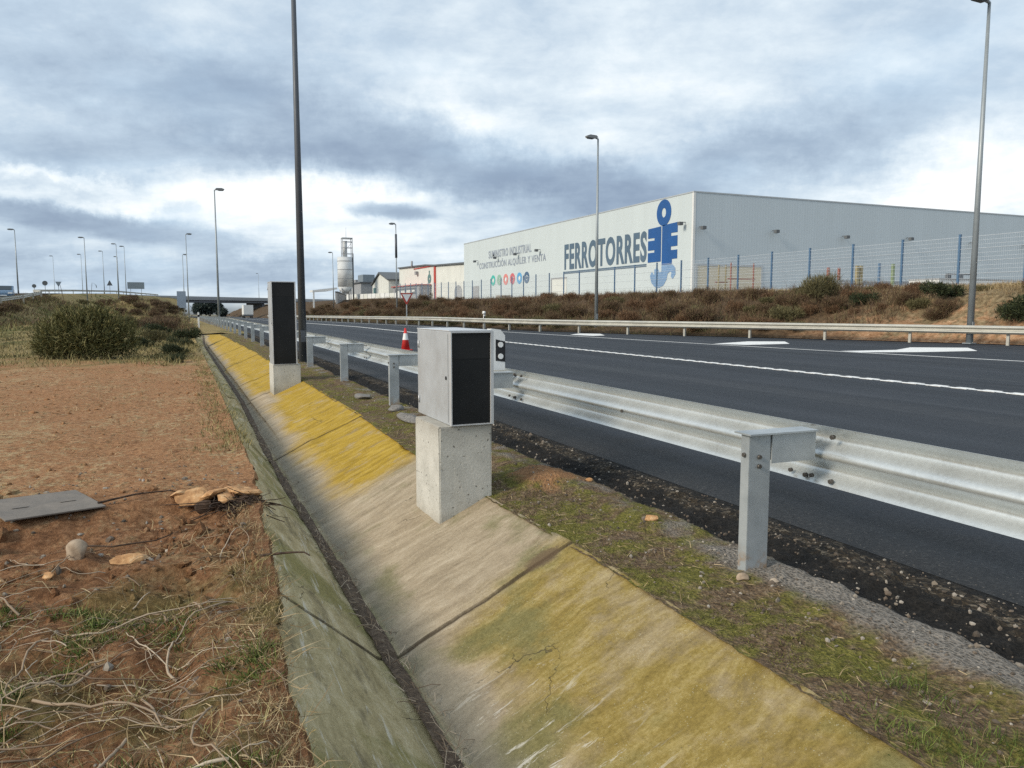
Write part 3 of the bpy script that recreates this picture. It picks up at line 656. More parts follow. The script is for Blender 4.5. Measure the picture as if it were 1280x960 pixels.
# ------------------------------------------------------------------ speed cameras
def cabinet(root, x0, x1, y0, y1, z0, z1, split):
    f = .022
    body = MB().box(x0, x1, y0 + .02, y1, z0, z1, bev=.006).build('cabinet', M_cab, root)
    MB().box(x0 - .003, x1 + .006, y0 + .02, y1 + .004, z1 + .0005, z1 + .009, bev=.003).build('lid', M_cabframe, body)
    fr_ = MB(); fr_.box(x0, x0 + .008, y0 - .01, y0 + .0195, z0, z1); fr_.box(x1 - f, x1, y0 - .01, y0 + .0195, z0, z1)
    fr_.box(x0 + .008, x1 - f, y0 - .01, y0 + .0195, z1 - .010, z1); fr_.box(x0 + .008, x1 - f, y0 - .01, y0 + .0195, z0, z0 + .008)
    fr_.build('front_frame', M_cabframe, body)
    MB().box(x0 + .008, x1 - f, y0 + .008, y0 + .0195, z0 + .008, z1 - .010).build('front_window', M_black, body)
    MB().box(x0 + .02, x1 - f - .012, y0 + .0045, y0 + .0075, z1 - split, z1 - .03).build('camera_window', M_black2, body)
    for hz in (z0 + .12, z1 - .12): MB().tube((x0 - .006, y1 - .05, hz - .03), (x0 - .006, y1 - .05, hz + .03), .007, seg=8).build('hinge', M_cabframe, body)
    MB().tube((x0 - .006, y0 + .10, (z0 + z1) / 2), (x0 + .001, y0 + .10, (z0 + z1) / 2), .014, seg=12).build('lock', M_blackp, body)
    MB().box(x0 - .0015, x0 - .0003, y0 + .055, y0 + .058, z0 + .02, z1 - .02).build('door_seam', M_dkgrey, body)
    return body
def plinth(root, x0, x1, y0, y1, z0, z1):
    b = MB().box(x0, x1, y0, y1, z0, z1, bev=.012); bmesh.ops.subdivide_edges(b.bm, edges=b.bm.edges[:], cuts=3, use_grid_fill=True)
    for v in b.bm.verts: v.co += Vector((RNG.uniform(-.003, .003), RNG.uniform(-.003, .003), 0))
    return b.build('plinth', M_plinth, root)
r_ = empty('speed_camera', (1.90, 5.5, 0.)); tag(r_, 'squat grey speed camera box with black front on a tall concrete block in the ditch', 'speed camera')
plinth(r_, -.20, .215, -.25, .36, -.55, .56); cabinet(r_, -.11, .225, -.26, .58, .562, 1.255, .2)
r_ = empty('speed_camera', (1.95, 15.6, 0.)); tag(r_, 'tall slim grey speed camera cabinet with black front beside the lamp post', 'speed camera')
plinth(r_, -.34, .18, -.3, .42, -.55, .34); cabinet(r_, -.33, .12, -.3, .38, .342, 1.94, .28)

# ------------------------------------------------------------------ delineators and cone
def delineator(name, loc, label, s=1., rz=0.):
    r_ = empty(name, loc, rz); tag(r_, label, 'road marker')
    fn = lambda u, v, w_: (u, w_, v)
    b = MB(); b.prism([(-.075, 0), (.085, 0), (.085, .365), (.035, .425), (-.075, .44)], fn, .012)
    b.box(-.080, -.062, .0125, .10, .0, .435); b.box(.070, .085, .0125, .06, .0, .36)
    b.build('marker_body', M_white, r_)
    MB().prism([(-.022, .10), (.086, .085), (.086, .30), (-.022, .325)], fn, -.004).build('black_panel', M_blackp, r_)
    for v in (.145, .268):
        b = MB(); b.tube((.032, -.004, v), (.032, -.012, v), .029, seg=20); b.build('reflector', M_refl, r_)
    return r_
delineator('road_marker', (3.06, 7.42, .775), 'white roadside marker with black panel and two round reflectors on the near barrier')
r_ = empty('road_marker', (20.0, 51.0, .0)); tag(r_, 'small white marker post standing behind the far barrier', 'road marker')
MB().box(-.06, .06, -.06, .06, 0, 1.05, bev=.02).build('post', M_white, r_); MB().box(-.062, .062, -.065, -.0605, .72, .9).build('black_band', M_blackp, r_)
MB().tube((-.02, 0, 1.05), (-.02, 0, 1.25), .13, .10, 10).build('marker_head', M_white, r_)
r_ = empty('marker_post', (1.25, 62., 0)); tag(r_, 'thin white marker post at the far end of the yellow ditch', 'road marker')
MB().box(-.06, .06, -.05, .05, -.1, 1.15, bev=.02).build('post', M_white, r_); MB().box(-.062, .062, -.054, -.0505, .8, .98).build('black_band', M_blackp, r_)

r_ = empty('traffic_cone', (7.04, 25.35, .006)); tag(r_, 'red and white traffic cone standing on the near lane', 'cone')
def cone_r(z): return .155 - .125 * z / .76
b = MB().box(-.2, .2, -.2, .2, 0, .035, bev=.01); b.build('base', M_red, r_)
MB().tube((0, 0, .035), (0, 0, .76), cone_r(.035), cone_r(.76), 24).build('cone_body', M_red, r_)
MB().tube((0, 0, .36), (0, 0, .58), cone_r(.36) + .004, cone_r(.58) + .004, 24, False).build('stripe', M_white, r_)

# ------------------------------------------------------------------ street lamps
def lamp(x, y, zt, label, side=1, zb=None, r0=.10, seg=14, arm=.75, dark=None, group=None, tilt=8, mat=None):
    zb = float(zb) if zb is not None else 0.
    r_ = empty('street_lamp', (x, y, zb)); tag(r_, label, 'street lamp', group); h = zt - zb - .06; mat = mat or M_lamp
    MB().tube((0, 0, -.4), (0, 0, h), r0, r0 * .42, seg).build('pole', mat, r_)
    MB().tube((0, 0, h), (side * arm * .55, 0, h + .10), r0 * .42, r0 * .33, 8).build('arm', mat, r_)
    fn = lambda u, v, w_: (side * (u + .05), w_ - .13, h + v + .07)
    b = MB(); b.prism([(0, .0), (.2, -.07), (arm * .95, -.05), (arm * 1.0, .04), (arm * .7, .12), (.12, .10)], fn, .26)
    hd = b.build('lamp_head', M_head, r_)
    fn2 = lambda u, v, w_: (side * (u + .05), w_ - .10, h + v + .07)
    MB().prism([(.22, -.074), (arm * .9, -.056), (arm * .85, -.10), (.3, -.11)], fn2, .20).build('lens', M_dkgrey, hd)
    if dark: MB().tube((0, 0, dark[0]), (0, 0, dark[1]), r0 * 1.25, r0 * 1.15, seg, True).build('sleeve', M_lampdark, r_)
    MB().box(-.18, .18, -.18, .18, -.02, .02).build('base_plate', mat, r_)
    b = MB().box(-.06, .06, -r0 - .006, -r0 + .03, .55, .85); b.build('inspection_door', mat, r_)
    return r_
lamp(2.95, 20.7, 12.2, 'tall dark street lamp post rising beside the slim camera cabinet and out of view', 1, -.0, .108, 18, mat=M_lampdark)
lamp(3.05, 70, 11.45, 'street lamp on the near verge whose base meets the end of the yellow ditch', 1, dip(70), .11)
lamp(1.14, 117.9, 11.9, 'distant street lamp beside the pale blue panel left of the bridge', 1, dip(118) , .10)
lamp(.8, 154, 11.35, 'faint thinner street lamp just left of the lamp beside the blue panel', 1, dip(154), .10)
lamp(28.9, 20.6, 13.15, 'tall grey street lamp rising behind the far barrier beside the orange earth bank', -1, .05, .135, 18, 1.0)
lamp(22.9, 40.0, 11.4, 'grey street lamp standing in front of the warehouse lettering', -1, .25, .115)
lamp(23.2, 87.0, 11.15, 'street lamp with a dark sleeve next to the yield sign', -1, .4, .11, dark=(6.9, 9.6))
lamp(25.6, 140, 11.5, 'slender street lamp in front of the silo tower', -1, dip(140) + .8, .11)
RL = [(18, 'leftmost tall lamp on the overpass ramp', -22.51, 137.08, 13.35, -1), (66, 'tiny lamp behind the round sign on the overpass', -34.08, 264.13, 17.04, -1),
      (101, 'thin lamp just left of the second tall ramp lamp', -23.62, 233.15, 15.81, -1), (105, 'second tall lamp on the overpass ramp', -14.58, 150.09, 13.54, -1),
      (128, 'thin lamp beside the triangular sign on the ramp', -16.87, 212.65, 15.45, -1), (145, 'first of the paired lamps left of the ramp panel', -11.68, 179.65, 14.83, -1),
      (147, 'lower lamp almost hidden behind the first of the paired lamps', -15.2, 236., 15.6, -1), (155, 'lamp nearest the rectangular panel on the ramp', -10.69, 188., 14.98, -1),
      (320, 'short distant lamp over the bridge left of the slim cabinet', 30., 330., 15.8, -1)]
for px, lb, x, y, zt, sd in RL:
    d_, rz_ = ramp_d(x, y); lamp(x, y, zt, lb, sd, float(GL(x, y)) if px < 300 else 5.0, .12 if px in (18, 105, 145) else .10, 10, .9)

# ------------------------------------------------------------------ manhole plate, stones and rubble on the left
b = MB().box(-.31, .31, -.31, .31, 0, .012, bev=.004); b.box(-.20, -.10, -.04, -.02, .0142, .017); b.box(.10, .20, -.04, -.02, .0142, .017)
o = b.build('manhole_plate', M_plate, None, (-.95, 6.2, float(GL(-.95, 6.2)) + .02), .42); o.rotation_euler = (R(1.5), R(2.), .42)
tag(o, 'flat grey square steel plate lying on the red dirt', 'plate')
def rock_mesh(name, r, seed, sq=(1, 1, .7), sub=3):
    bm = bmesh.new(); bmesh.ops.create_icosphere(bm, subdivisions=sub, radius=1.)
    rr = np.random.default_rng(seed); off = rr.uniform(0, 50, 3); pl_ = rr.normal(size=(7, 3)); pl_ /= np.linalg.norm(pl_, axis=1)[:, None]
    for v in bm.verts:
        c = np.array(v.co)
        for q in pl_:
            t = c @ q
            if t > .6: c = c - q * (t - .6) * .95
        c = c * (1 + .12 * float(fbm(c[0] * 2 + off[0], c[1] * 2 + c[2] * 1.7 + off[1], 3, seed)))
        v.co = Vector(c * np.array(sq) * r)
    me = bpy.data.meshes.new(name); bm.to_mesh(me); bm.free()
    for p in me.polygons: p.use_smooth = sub > 2
    return me
def stone(x, y, r, sq, label, seed, mat=None, dz=.3, g=GL):
    o = link('stone', rock_mesh('stone', r, seed, sq, 2 if mat else 3), mat or M_stone, None, (x, y, float(g(x, y)) + r * sq[2] * dz), seed * 1.3); tag(o, label, 'stone'); return o
stone(-.60, 4.92, .075, (.8, .9, 1.), 'upright rounded brown stone among the dirt left of the white rubble', 3)
stone(-.34, 4.86, .085, (1.4, .8, .45), 'flat orange and cream stone slab beside a dark hole in the dirt', 5, M_orange)
stone(-.25, 4.95, .045, (1.2, .9, .6), 'small pale stone right of the orange slab', 7, M_refl and M_stone)
stone(-.96, 4.70, .075, (.9, .9, .8), 'orange lump of earth at the left border of the dirt', 8, M_orange)
stone(-.72, 4.72, .035, (1.2, .9, .7), 'small brown stone below the upright rounded stone', 9, M_orange)
stone(-.12, 5.15, .035, (1.2, .9, .6), 'whitish pebble in the middle of the rubble', 11)
stone(2.64, 3.05, .035, (1, 1, .7), 'pale stone lying at the foot of the nearest barrier post', 12, None, .3, vergeZ)
stone(2.74, 2.92, .025, (1, 1.2, .7), 'smaller pale stone beside the foot of the nearest barrier post', 13, None, .3, vergeZ)
stone(2.74, 4.05, .045, (1.1, .9, .6), 'bright orange stone on the verge before the nearest barrier post', 14, M_orange, .3, vergeZ)
stone(2.92, 5.18, .04, (1., .9, .7), 'brown stone on the end of the orange dirt mound', 15, M_orange, .3, vergeZ)

# broken stump / rubble clump on the ditch edge
r_ = empty('root_stump', (.27, 5.95, 0)); tag(r_, 'broken clump with flat orange top and dark tangled roots at the ditch edge', 'stump')
for i, (px_, py_, rr_) in enumerate([(-.24, .12, .13), (-.10, .05, .13), (.03, .10, .12), (.13, -.0, .10), (.0, -.09, .09), (-.33, .18, .09), (.08, .2, .10)]):
    o = link('orange_lump', rock_mesh('orange_lump', rr_ * 1.05, 30 + i, (1.15, .9, .3), 2), M_orange, r_, (px_, py_, .03 + RNG.uniform(-.015, .025)), i * 1.1); o.rotation_euler = (RNG.normal() * .2, RNG.normal() * .2, i * 1.1)
def curve_tubes(specs, seg=5):
    """specs: list of (points array, radius) -> one vertex/face set"""
    V, F = [], []; base = 0
    an = np.arange(seg) * 2 * np.pi / seg
    for P, r in specs:
        P = np.asarray(P, float); n = len(P)
        T = np.gradient(P, axis=0); T /= np.linalg.norm(T, axis=1)[:, None] + 1e-9
        u = np.cross(T, [0.13, .2, 1.]); u /= np.linalg.norm(u, axis=1)[:, None] + 1e-9; v_ = np.cross(T, u)
        rad = r * np.linspace(1, .45, n)[:, None, None]
        ring = P[:, None, :] + rad * (np.cos(an)[None, :, None] * u[:, None, :] + np.sin(an)[None, :, None] * v_[:, None, :])
        V.append(ring.reshape(-1, 3))
        i = base + np.arange(n - 1)[:, None] * seg + np.arange(seg)[None, :]; j = base + np.arange(n - 1)[:, None] * seg + (np.arange(seg)[None, :] + 1) % seg
        F.append(np.stack([i, j, j + seg, i + seg], -1).reshape(-1, 4)); base += n * seg
    return np.concatenate(V), np.concatenate(F)
o = link('root_ball', rock_mesh('root_ball', .15, 77, (1.2, .75, .75), 3), M_root, r_, (.06, -.06, -.055))
o = link('root_ball', rock_mesh('root_ball', .09, 78, (1.2, .8, .8), 3), M_root, r_, (-.13, -.02, -.03))
sp = []
for i in range(80):
    a0 = RNG.uniform(-.12, .24); p = np.array([a0, RNG.uniform(-.17, -.1), RNG.uniform(-.03, .06)]); P = [p]
    dv = np.array([RNG.normal(0, .7), -.25 + RNG.normal(0, .3), -.35])
    for j in range(7): dv = dv + RNG.normal(0, .4, 3) * np.array([1, 1, .45]); p = p + dv * .022; P.append(p.copy())
    sp.append((P, RNG.uniform(.003, .008)))
V, F = curve_tubes(sp); link('roots', mesh_np('roots', V, F, True), M_root, r_)

# ------------------------------------------------------------------ vegetation builders
def blades(name, base, dirs, length, width, mat, parent=None, bend=.25):
    """flat tapered blades: base (n,3), dirs (n,3)"""
    n = len(base); dirs = dirs / (np.linalg.norm(dirs, axis=1)[:, None] + 1e-9)
    s_ = np.cross(dirs, RNG.normal(size=(n, 3))); s_ /= np.linalg.norm(s_, axis=1)[:, None] + 1e-9
    L = np.broadcast_to(np.asarray(length, float), (n,))[:, None]; W = np.broadcast_to(np.asarray(width, float), (n,))[:, None]
    mid = base + dirs * L * .55; tip = base + dirs * L + RNG.normal(size=(n, 3)) * L * bend + np.array([0, 0, -1.]) * L * bend * .4
    V = np.stack([base - s_ * W / 2, base + s_ * W / 2, mid + s_ * W * .42, mid - s_ * W * .42, tip + s_ * W * .08, tip - s_ * W * .08], 1).reshape(-1, 3)
    i = np.arange(n) * 6; F = np.concatenate([np.stack([i, i + 1, i + 2, i + 3], 1), np.stack([i + 3, i + 2, i + 4, i + 5], 1)])
    return link(name, mesh_np(name, V, F), mat, parent)
def shell_points(n, clumps):
    """points spread through a set of ellipsoid clumps (cx,cy,cz,rx,ry,rz), denser towards their skins"""
    w_ = np.array([c[3] * c[4] * c[5] for c in clumps]) ** .7; w_ /= w_.sum(); k_ = RNG.choice(len(clumps), n, p=w_)
    c = np.array(clumps)[k_]; u = RNG.normal(size=(n, 3)); u /= np.linalg.norm(u, axis=1)[:, None]
    r = RNG.uniform(.25, 1, n) ** .6; r = r * (1 + .28 * RNG.normal(size=n) * (RNG.random(n) < .35))
    return c[:, :3] + u * c[:, 3:] * r[:, None], u
def shrub_mesh(parts, n, clumps, ln, wd, mat, up=.6, stem=10, h=1.):
    P, u = shell_points(n, clumps); P[:, 2] = np.maximum(P[:, 2], .02)
    dr = u + np.array([0, 0, up]) + RNG.normal(size=(n, 3)) * .55
    o = blades('foliage', P, dr, RNG.uniform(.6, 1.3, n) * ln, RNG.uniform(.7, 1.3, n) * wd, mat)
    sp = []
    for i in range(stem):
        a_ = RNG.uniform(0, 6.28); q = RNG.integers(len(clumps)); tgt = np.array(clumps[q][:3]) + RNG.normal(size=3) * np.array(clumps[q][3:]) * .6
        p0 = np.array([tgt[0] * .3 + RNG.normal() * .05, tgt[1] * .3, -.1]); m_ = (p0 + tgt) / 2 + RNG.normal(size=3) * .08
        sp.append(([p0, m_, tgt], .012 * max(1, h)))
    V, F = curve_tubes(sp, 4); s_ = link('stems', mesh_np('stems', V, F), M_root)
    return o, s_
def shrub(name, label, cat, loc, n, clumps, ln, wd, mat, group=None, up=.6, stem=10, rz=0.):
    r_ = empty(name, loc, rz); tag(r_, label, cat, group)
    o, s_ = shrub_mesh(None, n, clumps, ln, wd, mat, up, stem); o.parent = r_; s_.parent = r_; return r_
def rclumps(n, rx, ry, h, k_=.5):
    out = []
    for i in range(n):
        a_ = RNG.uniform(0, 6.28); q = RNG.uniform(0, .75) ** .6
        out.append((rx * q * math.cos(a_), ry * q * math.sin(a_), h * RNG.uniform(.25, .72), rx * k_ * RNG.uniform(.6, 1.1), ry * k_ * RNG.uniform(.6, 1.1), h * .38 * RNG.uniform(.6, 1.1)))
    return out
shrub('broom_shrub', 'large dense olive green broom bush behind the bare dirt patch', 'bush', (-2.45, 24.6, -.05), 15000,
      [(-.75, 0, .62, .55, .6, .62), (-.2, -.1, .85, .6, .6, .72), (.45, 0, .8, .6, .6, .75), (.95, .1, .6, .42, .5, .58), (0, -.3, .5, .9, .5, .5), (-1.05, .1, .42, .32, .4, .42), (.2, .1, 1.15, .4, .4, .42), (-.5, .1, 1.12, .32, .4, .4)],
      .13, .022, M_broom, up=.9, stem=24)
shrub('broom_shrub', 'dark green bush cut by the left border of the view', 'bush', (-9.2, 36.5, .3), 6000, rclumps(7, 1.5, 1.2, 1.75), .14, .03, M_dkleaf, up=.9)

# ------------------------------------------------------------------ scrub on the far bank: individual shrubs copied from a few builds
def proto(name, n, clumps, ln, wd, mat, up, stem=12):
    r_ = empty(name, (0, 0, 0)); o, s_ = shrub_mesh(None, n, clumps, ln, wd, mat, up, stem); o.parent = r_; s_.parent = r_; return r_
def dome(h, rx, ry, n=7): return [(0, 0, h * .4, rx * .7, ry * .7, h * .45)] + rclumps(n, rx, ry, h, .45)
PR = [proto('dry_shrub', 3600, dome(1.35, 1.3, 1.0), .24, .018, M_brown, 1.5), proto('dry_shrub', 3600, dome(1.15, 1.2, 1.0), .22, .02, M_brown2, 1.3),
      proto('dry_shrub', 3600, dome(1.5, 1.1, .9), .26, .018, M_brown, 1.8), proto('dry_shrub', 3200, dome(1.0, 1.3, 1.), .2, .022, M_olivedry, 1.2)]
LB = ['brown twiggy dry shrub massed with others on the bank below the fence', 'russet dry shrub massed with others on the bank below the fence',
      'tall dark brown twiggy shrub massed with others on the bank', 'greyish olive low shrub massed among the brown bank shrubs']
GRP = ['brown dry shrubs massed on the far bank', 'russet dry shrubs massed on the far bank', 'tall dark brown shrubs massed on the far bank', 'olive low shrubs massed among the bank scrub']
used = [0] * 4
def place_shrub(i, x, y, sc, z=None):
    o = PR[i] if not used[i] else copy_tree(PR[i]); used[i] += 1
    o.location = (x, y, (float(GB(np.array(x), np.array(y))) if z is None else z) - .05); o.rotation_euler = (0, 0, RNG.uniform(0, 6.28)); o.scale = (sc * RNG.uniform(.9, 1.15),) * 2 + (sc * RNG.uniform(.8, 1.1),)
    tag(o, LB[i], 'shrub', GRP[i]); return o
y = 28.5
while y < 150:
    for row in range(2 if y < 100 else 1):
        u = (.28, .62)[row] if y < 60 else (.35, .7)[row]
        xt = float(railx(y)) + .8; xx = xt + (32.4 - xt) * (u + RNG.uniform(-.2, .16))
        if y < 33 and row == 0 and RNG.random() < .6: continue
        place_shrub(int(RNG.choice(4, p=[.36, .3, .16, .18])), xx, y + RNG.uniform(-.8, .8), RNG.uniform(.5, .85) * (1.0 if y < 80 else 1.2) * (1 if row == 0 else .8))
    xt = float(railx(y)) + 1.2
    if RNG.random() < .55: place_shrub(int(RNG.choice([1, 3])), xt + RNG.uniform(0, 1.), y, RNG.uniform(.45, .7))
    y += 1.2 if y < 70 else 2.1
for i in range(48):
    y_ = 34 - 17 * RNG.random() ** 1.5; xt_ = float(railx(y_)) + .9; x_ = xt_ + (33.6 - xt_) * RNG.uniform(.3, 1.)
    place_shrub(int(RNG.choice([0, 3, 1])), x_, y_, RNG.uniform(.28, .55))
shrub('green_shrub', 'dark green low bush on the orange bank left of the tall grey lamp', 'bush', (31.3, 23.8, float(GB(np.array(31.3), np.array(23.8)))), 2600, rclumps(6, .8, .7, .75), .11, .03, M_dkleaf, None, .7)
shrub('green_shrub', 'dark green bush on the orange bank right of the tall grey lamp', 'bush', (31.0, 20.0, float(GB(np.array(31.0), np.array(20.0))) - .1), 3400, rclumps(7, .95, .8, .95), .12, .03, M_dkleaf, None, .7)
shrub('dry_shrub', 'grey brown twiggy bush at the end of the massed scrub on the bank', 'bush', (30.6, 30.3, float(GB(np.array(30.6), np.array(30.3)))), 4200, dome(1.5, 1.5, 1.2), .26, .016, M_olivedry, None, 1.6)
shrub('dry_shrub', 'dark little bush on the bare slope beside the scrub', 'bush', (30.2, 27.0, float(GB(np.array(30.2), np.array(27.)))), 1800, dome(.6, .7, .6), .14, .02, M_dkleaf, None, .9)
# dry grass on the bank
def tufts(name, xs, ys, zs, per, ln, wd, mat, spread, up=1.4):
    n = len(xs) * per; i = np.repeat(np.arange(len(xs)), per)
    b_ = np.stack([np.asarray(xs)[i], np.asarray(ys)[i], np.asarray(zs)[i]], 1); off = RNG.normal(size=(n, 2)) * spread; b_[:, :2] += off
    dr = np.stack([off[:, 0] / spread * .35 + RNG.normal(size=n) * .3, off[:, 1] / spread * .35 + RNG.normal(size=n) * .3, np.full(n, up)], 1)
    o = blades(name, b_, dr, ln * RNG.uniform(.5, 1.2, n), wd, mat); tag(o, kind='stuff'); return o
n = 1900; yy = RNG.uniform(14, 44, n); s_ = RNG.uniform(.12, 1., n) ** .6; xt = railx(yy) + .75; xx = xt + (34.5 - xt) * s_; kk = fbm(xx * .7, yy * .7, 3, 401) + .35 * (s_ - .7) > .02; xx, yy = xx[kk], yy[kk]
o = tufts('bank_grass', xx, yy, GB(xx, yy) - .02, 14, .22, .013, M_straw, .12); tag(o, 'pale dry grass growing on the orange bank', 'grass')
n = 3000; yy = 25 + RNG.uniform(0, 1, n) ** 1.3 * 110; s_ = RNG.uniform(.15, 1.0, n); xt = railx(yy) + .75; xx = xt + (34. - xt) * s_; kk = (yy > 30) | (RNG.random(n) < .5); xx, yy = xx[kk], yy[kk]
o = tufts('scrub', xx, yy, GB(xx, yy) - .05, 18, .5, .02, M_brown, .3, 1.5); tag(o, 'brown twiggy undergrowth between the bank shrubs', 'scrub')
n = 900; yy = RNG.uniform(30, 130, n); s_ = RNG.uniform(.0, .35, n); xt = railx(yy) + .6; xx = xt + (34.5 - xt) * s_
o = tufts('bank_grass', xx, yy, GB(xx, yy) - .02, 14, .36, .022, M_olivedry, .16); tag(o, 'olive grass at the foot of the scrub bank', 'grass')
n = 260; yy = RNG.uniform(16, 60, n); xx = RNG.uniform(33.3, 35.2, n)
o = tufts('bank_grass', xx, yy, GB(xx, yy) - .02, 16, .17, .014, M_dryg, .15); tag(o, 'tall dry grass under the mesh fence', 'grass')

# ------------------------------------------------------------------ weeds and shrubs on the left
def lz(x, y): return float(GL(np.array(x), np.array(y)))
n = 2600; yy = RNG.uniform(18, 70, n); xx = -RNG.uniform(0, 1, n) ** 1.4 * 22 + .3
kk = (fbm(xx * .35, yy * .35, 3, 201) > -.22) & (yy + xx * .1 + fbm(xx * .5, yy * .5, 2, 203) * 6 > 21.5); xx, yy = xx[kk], yy[kk]
o = tufts('weeds', xx, yy, GL(xx, yy) - .02, 16, .19, .016, M_dryg, .2, 1.2); tag(o, 'dry yellow green weeds covering the ground beyond the bare dirt', 'weeds')
n = 900; yy = RNG.uniform(24, 60, n); xx = -RNG.uniform(0, 1, n) ** 1.4 * 16 + .2
o = tufts('weeds', xx, yy, GL(xx, yy) - .02, 16, .17, .022, M_olivedry, .25, .9); tag(o, 'olive weeds between the bushes on the left', 'weeds')
n = 2600; yy = RNG.uniform(45, 125, n); xx = -RNG.uniform(0, 1, n) * 24 + .4
o = tufts('weeds', xx, yy, GL(xx, yy) - .05, 14, .45, .035, M_brown, .4, 1.); tag(o, 'brown and olive weeds on the slopes below the overpass ramp', 'weeds')
n = 1500; yy = RNG.uniform(40, 110, n); xx = -RNG.uniform(0, 1, n) * 20 + .4
o = tufts('weeds', xx, yy, GL(xx, yy) - .05, 14, .35, .035, M_broom, .4, .9); tag(o, 'green weeds on the slopes below the overpass ramp', 'weeds')
n = 130; yy = RNG.uniform(8, 24, n); xx = .56 - np.abs(RNG.normal(size=n)) * .16
o = tufts('weeds', xx, yy, GL(xx, yy) - .01, 16, .085, .008, M_dryg, .07, 1.2); tag(o, 'yellowish grass fringe along the left ditch lip', 'grass')
SP = [proto('weed_shrub', 2600, dome(1., 1., .9, 6), .17, .03, M_dkleaf, .9), proto('weed_shrub', 2400, dome(.9, 1.1, 1., 6), .18, .026, M_olivedry, 1.1), proto('weed_shrub', 2600, dome(1., 1., .9, 6), .2, .022, M_brown, 1.3)]
su = [0, 0, 0]
def weed(i, x, y, sc, label, group=None):
    o = SP[i] if not su[i] else copy_tree(SP[i]); su[i] += 1
    o.location = (x, y, lz(x, y) - .05); o.rotation_euler = (0, 0, RNG.uniform(0, 6.28)); o.scale = (sc, sc, sc * RNG.uniform(.85, 1.1)); tag(o, label, 'shrub', group)
weed(0, -.25, 25.8, .42, 'small dark green shrub at the head of the ditch grass'); weed(0, .05, 31., .55, 'dark green shrub hanging over the left ditch lip')
weed(0, -1.3, 28.5, .45, 'rounded dark shrub among yellow weeds right of the broom bush'); weed(0, -.15, 22.3, .28, 'tiny dark shrub nearest the bare dirt beside the ditch')
weed(1, -.9, 36., .6, 'grey olive shrub behind the dark shrubs near the ditch'); weed(0, -1.2, 42, .7, 'dark shrub further back along the ditch weeds')
weed(1, -2.6, 47, .8, 'olive shrub between the broom bush and the brown mound'); weed(0, .2, 40., .7, 'low dark shrub beside the far ditch end')
for i in range(24):
    x, y = [(-3.8 + RNG.normal() * 1.9, 83 + RNG.normal() * 3.)][0]; weed(2, x, y, RNG.uniform(.5, .8), 'brown scrub covering the rounded mound left of the bridge', 'brown scrub on the mound')
for i in range(16):
    x, y = -.6 - RNG.uniform(0, 1.9), 52 + RNG.uniform(0, 28); weed(2, x, y, RNG.uniform(.6, .95), 'dark brown scrub in the slope below the mound', 'brown scrub below the mound')
for i in range(9):
    x, y = -14 + RNG.normal() * 2.2, 66 + RNG.normal() * 5; weed(2, x, y, RNG.uniform(.8, 1.3), 'dark brown scrub behind the broom bush', 'brown scrub behind the broom bush')
for i in range(34):
    y = RNG.uniform(88, 240); x = np.interp(y, [p[1] for p in RAMP], [p[0] for p in RAMP]) + RNG.uniform(8, 15); weed(1, x, y, RNG.uniform(.6, 1.1), 'greyish weed clump on the overpass ramp slope', 'weeds on the ramp slope')

# ------------------------------------------------------------------ near ground details
def flat_blades(name, n, x0, x1, y0, y1, ln, wd, mat, label, up=.15, gz=GL, mask=None, lift=.012):
    xx = RNG.uniform(x0, x1, n); yy = RNG.uniform(y0, y1, n)
    if mask is not None: kk = mask(xx, yy); xx, yy = xx[kk], yy[kk]
    n = len(xx); b_ = np.stack([xx, yy, gz(xx, yy) + lift * RNG.uniform(0, 1, n)], 1)
    dr = np.stack([RNG.normal(size=n), RNG.normal(size=n), np.abs(RNG.normal(size=n)) * up + .02], 1)
    o = blades(name, b_, dr, ln * RNG.uniform(.4, 1.3, n), wd, mat, bend=.15); tag(o, label, 'straw', None, 'stuff'); return o
lipm = lambda x, y: x < lipL(y) + .05
flat_blades('straw', 5200, -2.6, .58, 1.7, 5.2, .14, .0036, M_straw, 'dry straw matted over the foreground soil', .25, mask=lambda x, y: lipm(x, y) & (fbm(x * 1.5, y * 1.5, 3, 301) + (4.4 - y) * .25 > -.1))
flat_blades('straw', 4500, -6.5, .58, 5.5, 20, .10, .006, M_straw, 'dry straw scattered over the bare dirt', .12, mask=lambda x, y: lipm(x, y) & (fbm(x * .9, y * .9, 3, 305) > -.05))
sp = []
for i in range(300):
    y = RNG.uniform(1.8, 4.9); x = .35 - RNG.uniform(0, 2.6) ** 1. ; L = RNG.uniform(.15, .62); a_ = RNG.uniform(0, 6.28); cv = RNG.normal() * .8
    P = []
    for t in np.linspace(0, 1, 9):
        aa = a_ + cv * t; x += math.cos(aa) * L / 9; y += math.sin(aa) * L / 9
        P.append((x, y, lz(x, y) + .012 + .035 * math.sin(t * 3.1) * abs(cv) * .6))
    if max(p[0] - float(lipL(np.array(p[1]))) for p in P) > .02: continue
    sp.append((P, RNG.uniform(.0014, .0042)))
for i in range(46):
    y = RNG.uniform(1.9, 4.4); x = .2 - RNG.uniform(0, 2.2); L = RNG.uniform(.3, .8); a_ = RNG.uniform(0, 6.28); cv = RNG.normal() * .7; P = []
    for t in np.linspace(0, 1, 12):
        aa = a_ + cv * t + .25 * math.sin(t * 9 + i); x += math.cos(aa) * L / 12; y += math.sin(aa) * L / 12; P.append((x, y, lz(x, y) + .02 + .03 * math.sin(t * 3.1)))
    if max(p[0] - float(lipL(np.array(p[1]))) for p in P) < .02: sp.append((P, RNG.uniform(.004, .0075)))
V, F = curve_tubes(sp); o = link('twigs', mesh_np('twigs', V, F, True), M_twig); tag(o, 'pale dry twigs and stalks strewn over the foreground soil', 'twigs', None, 'stuff')
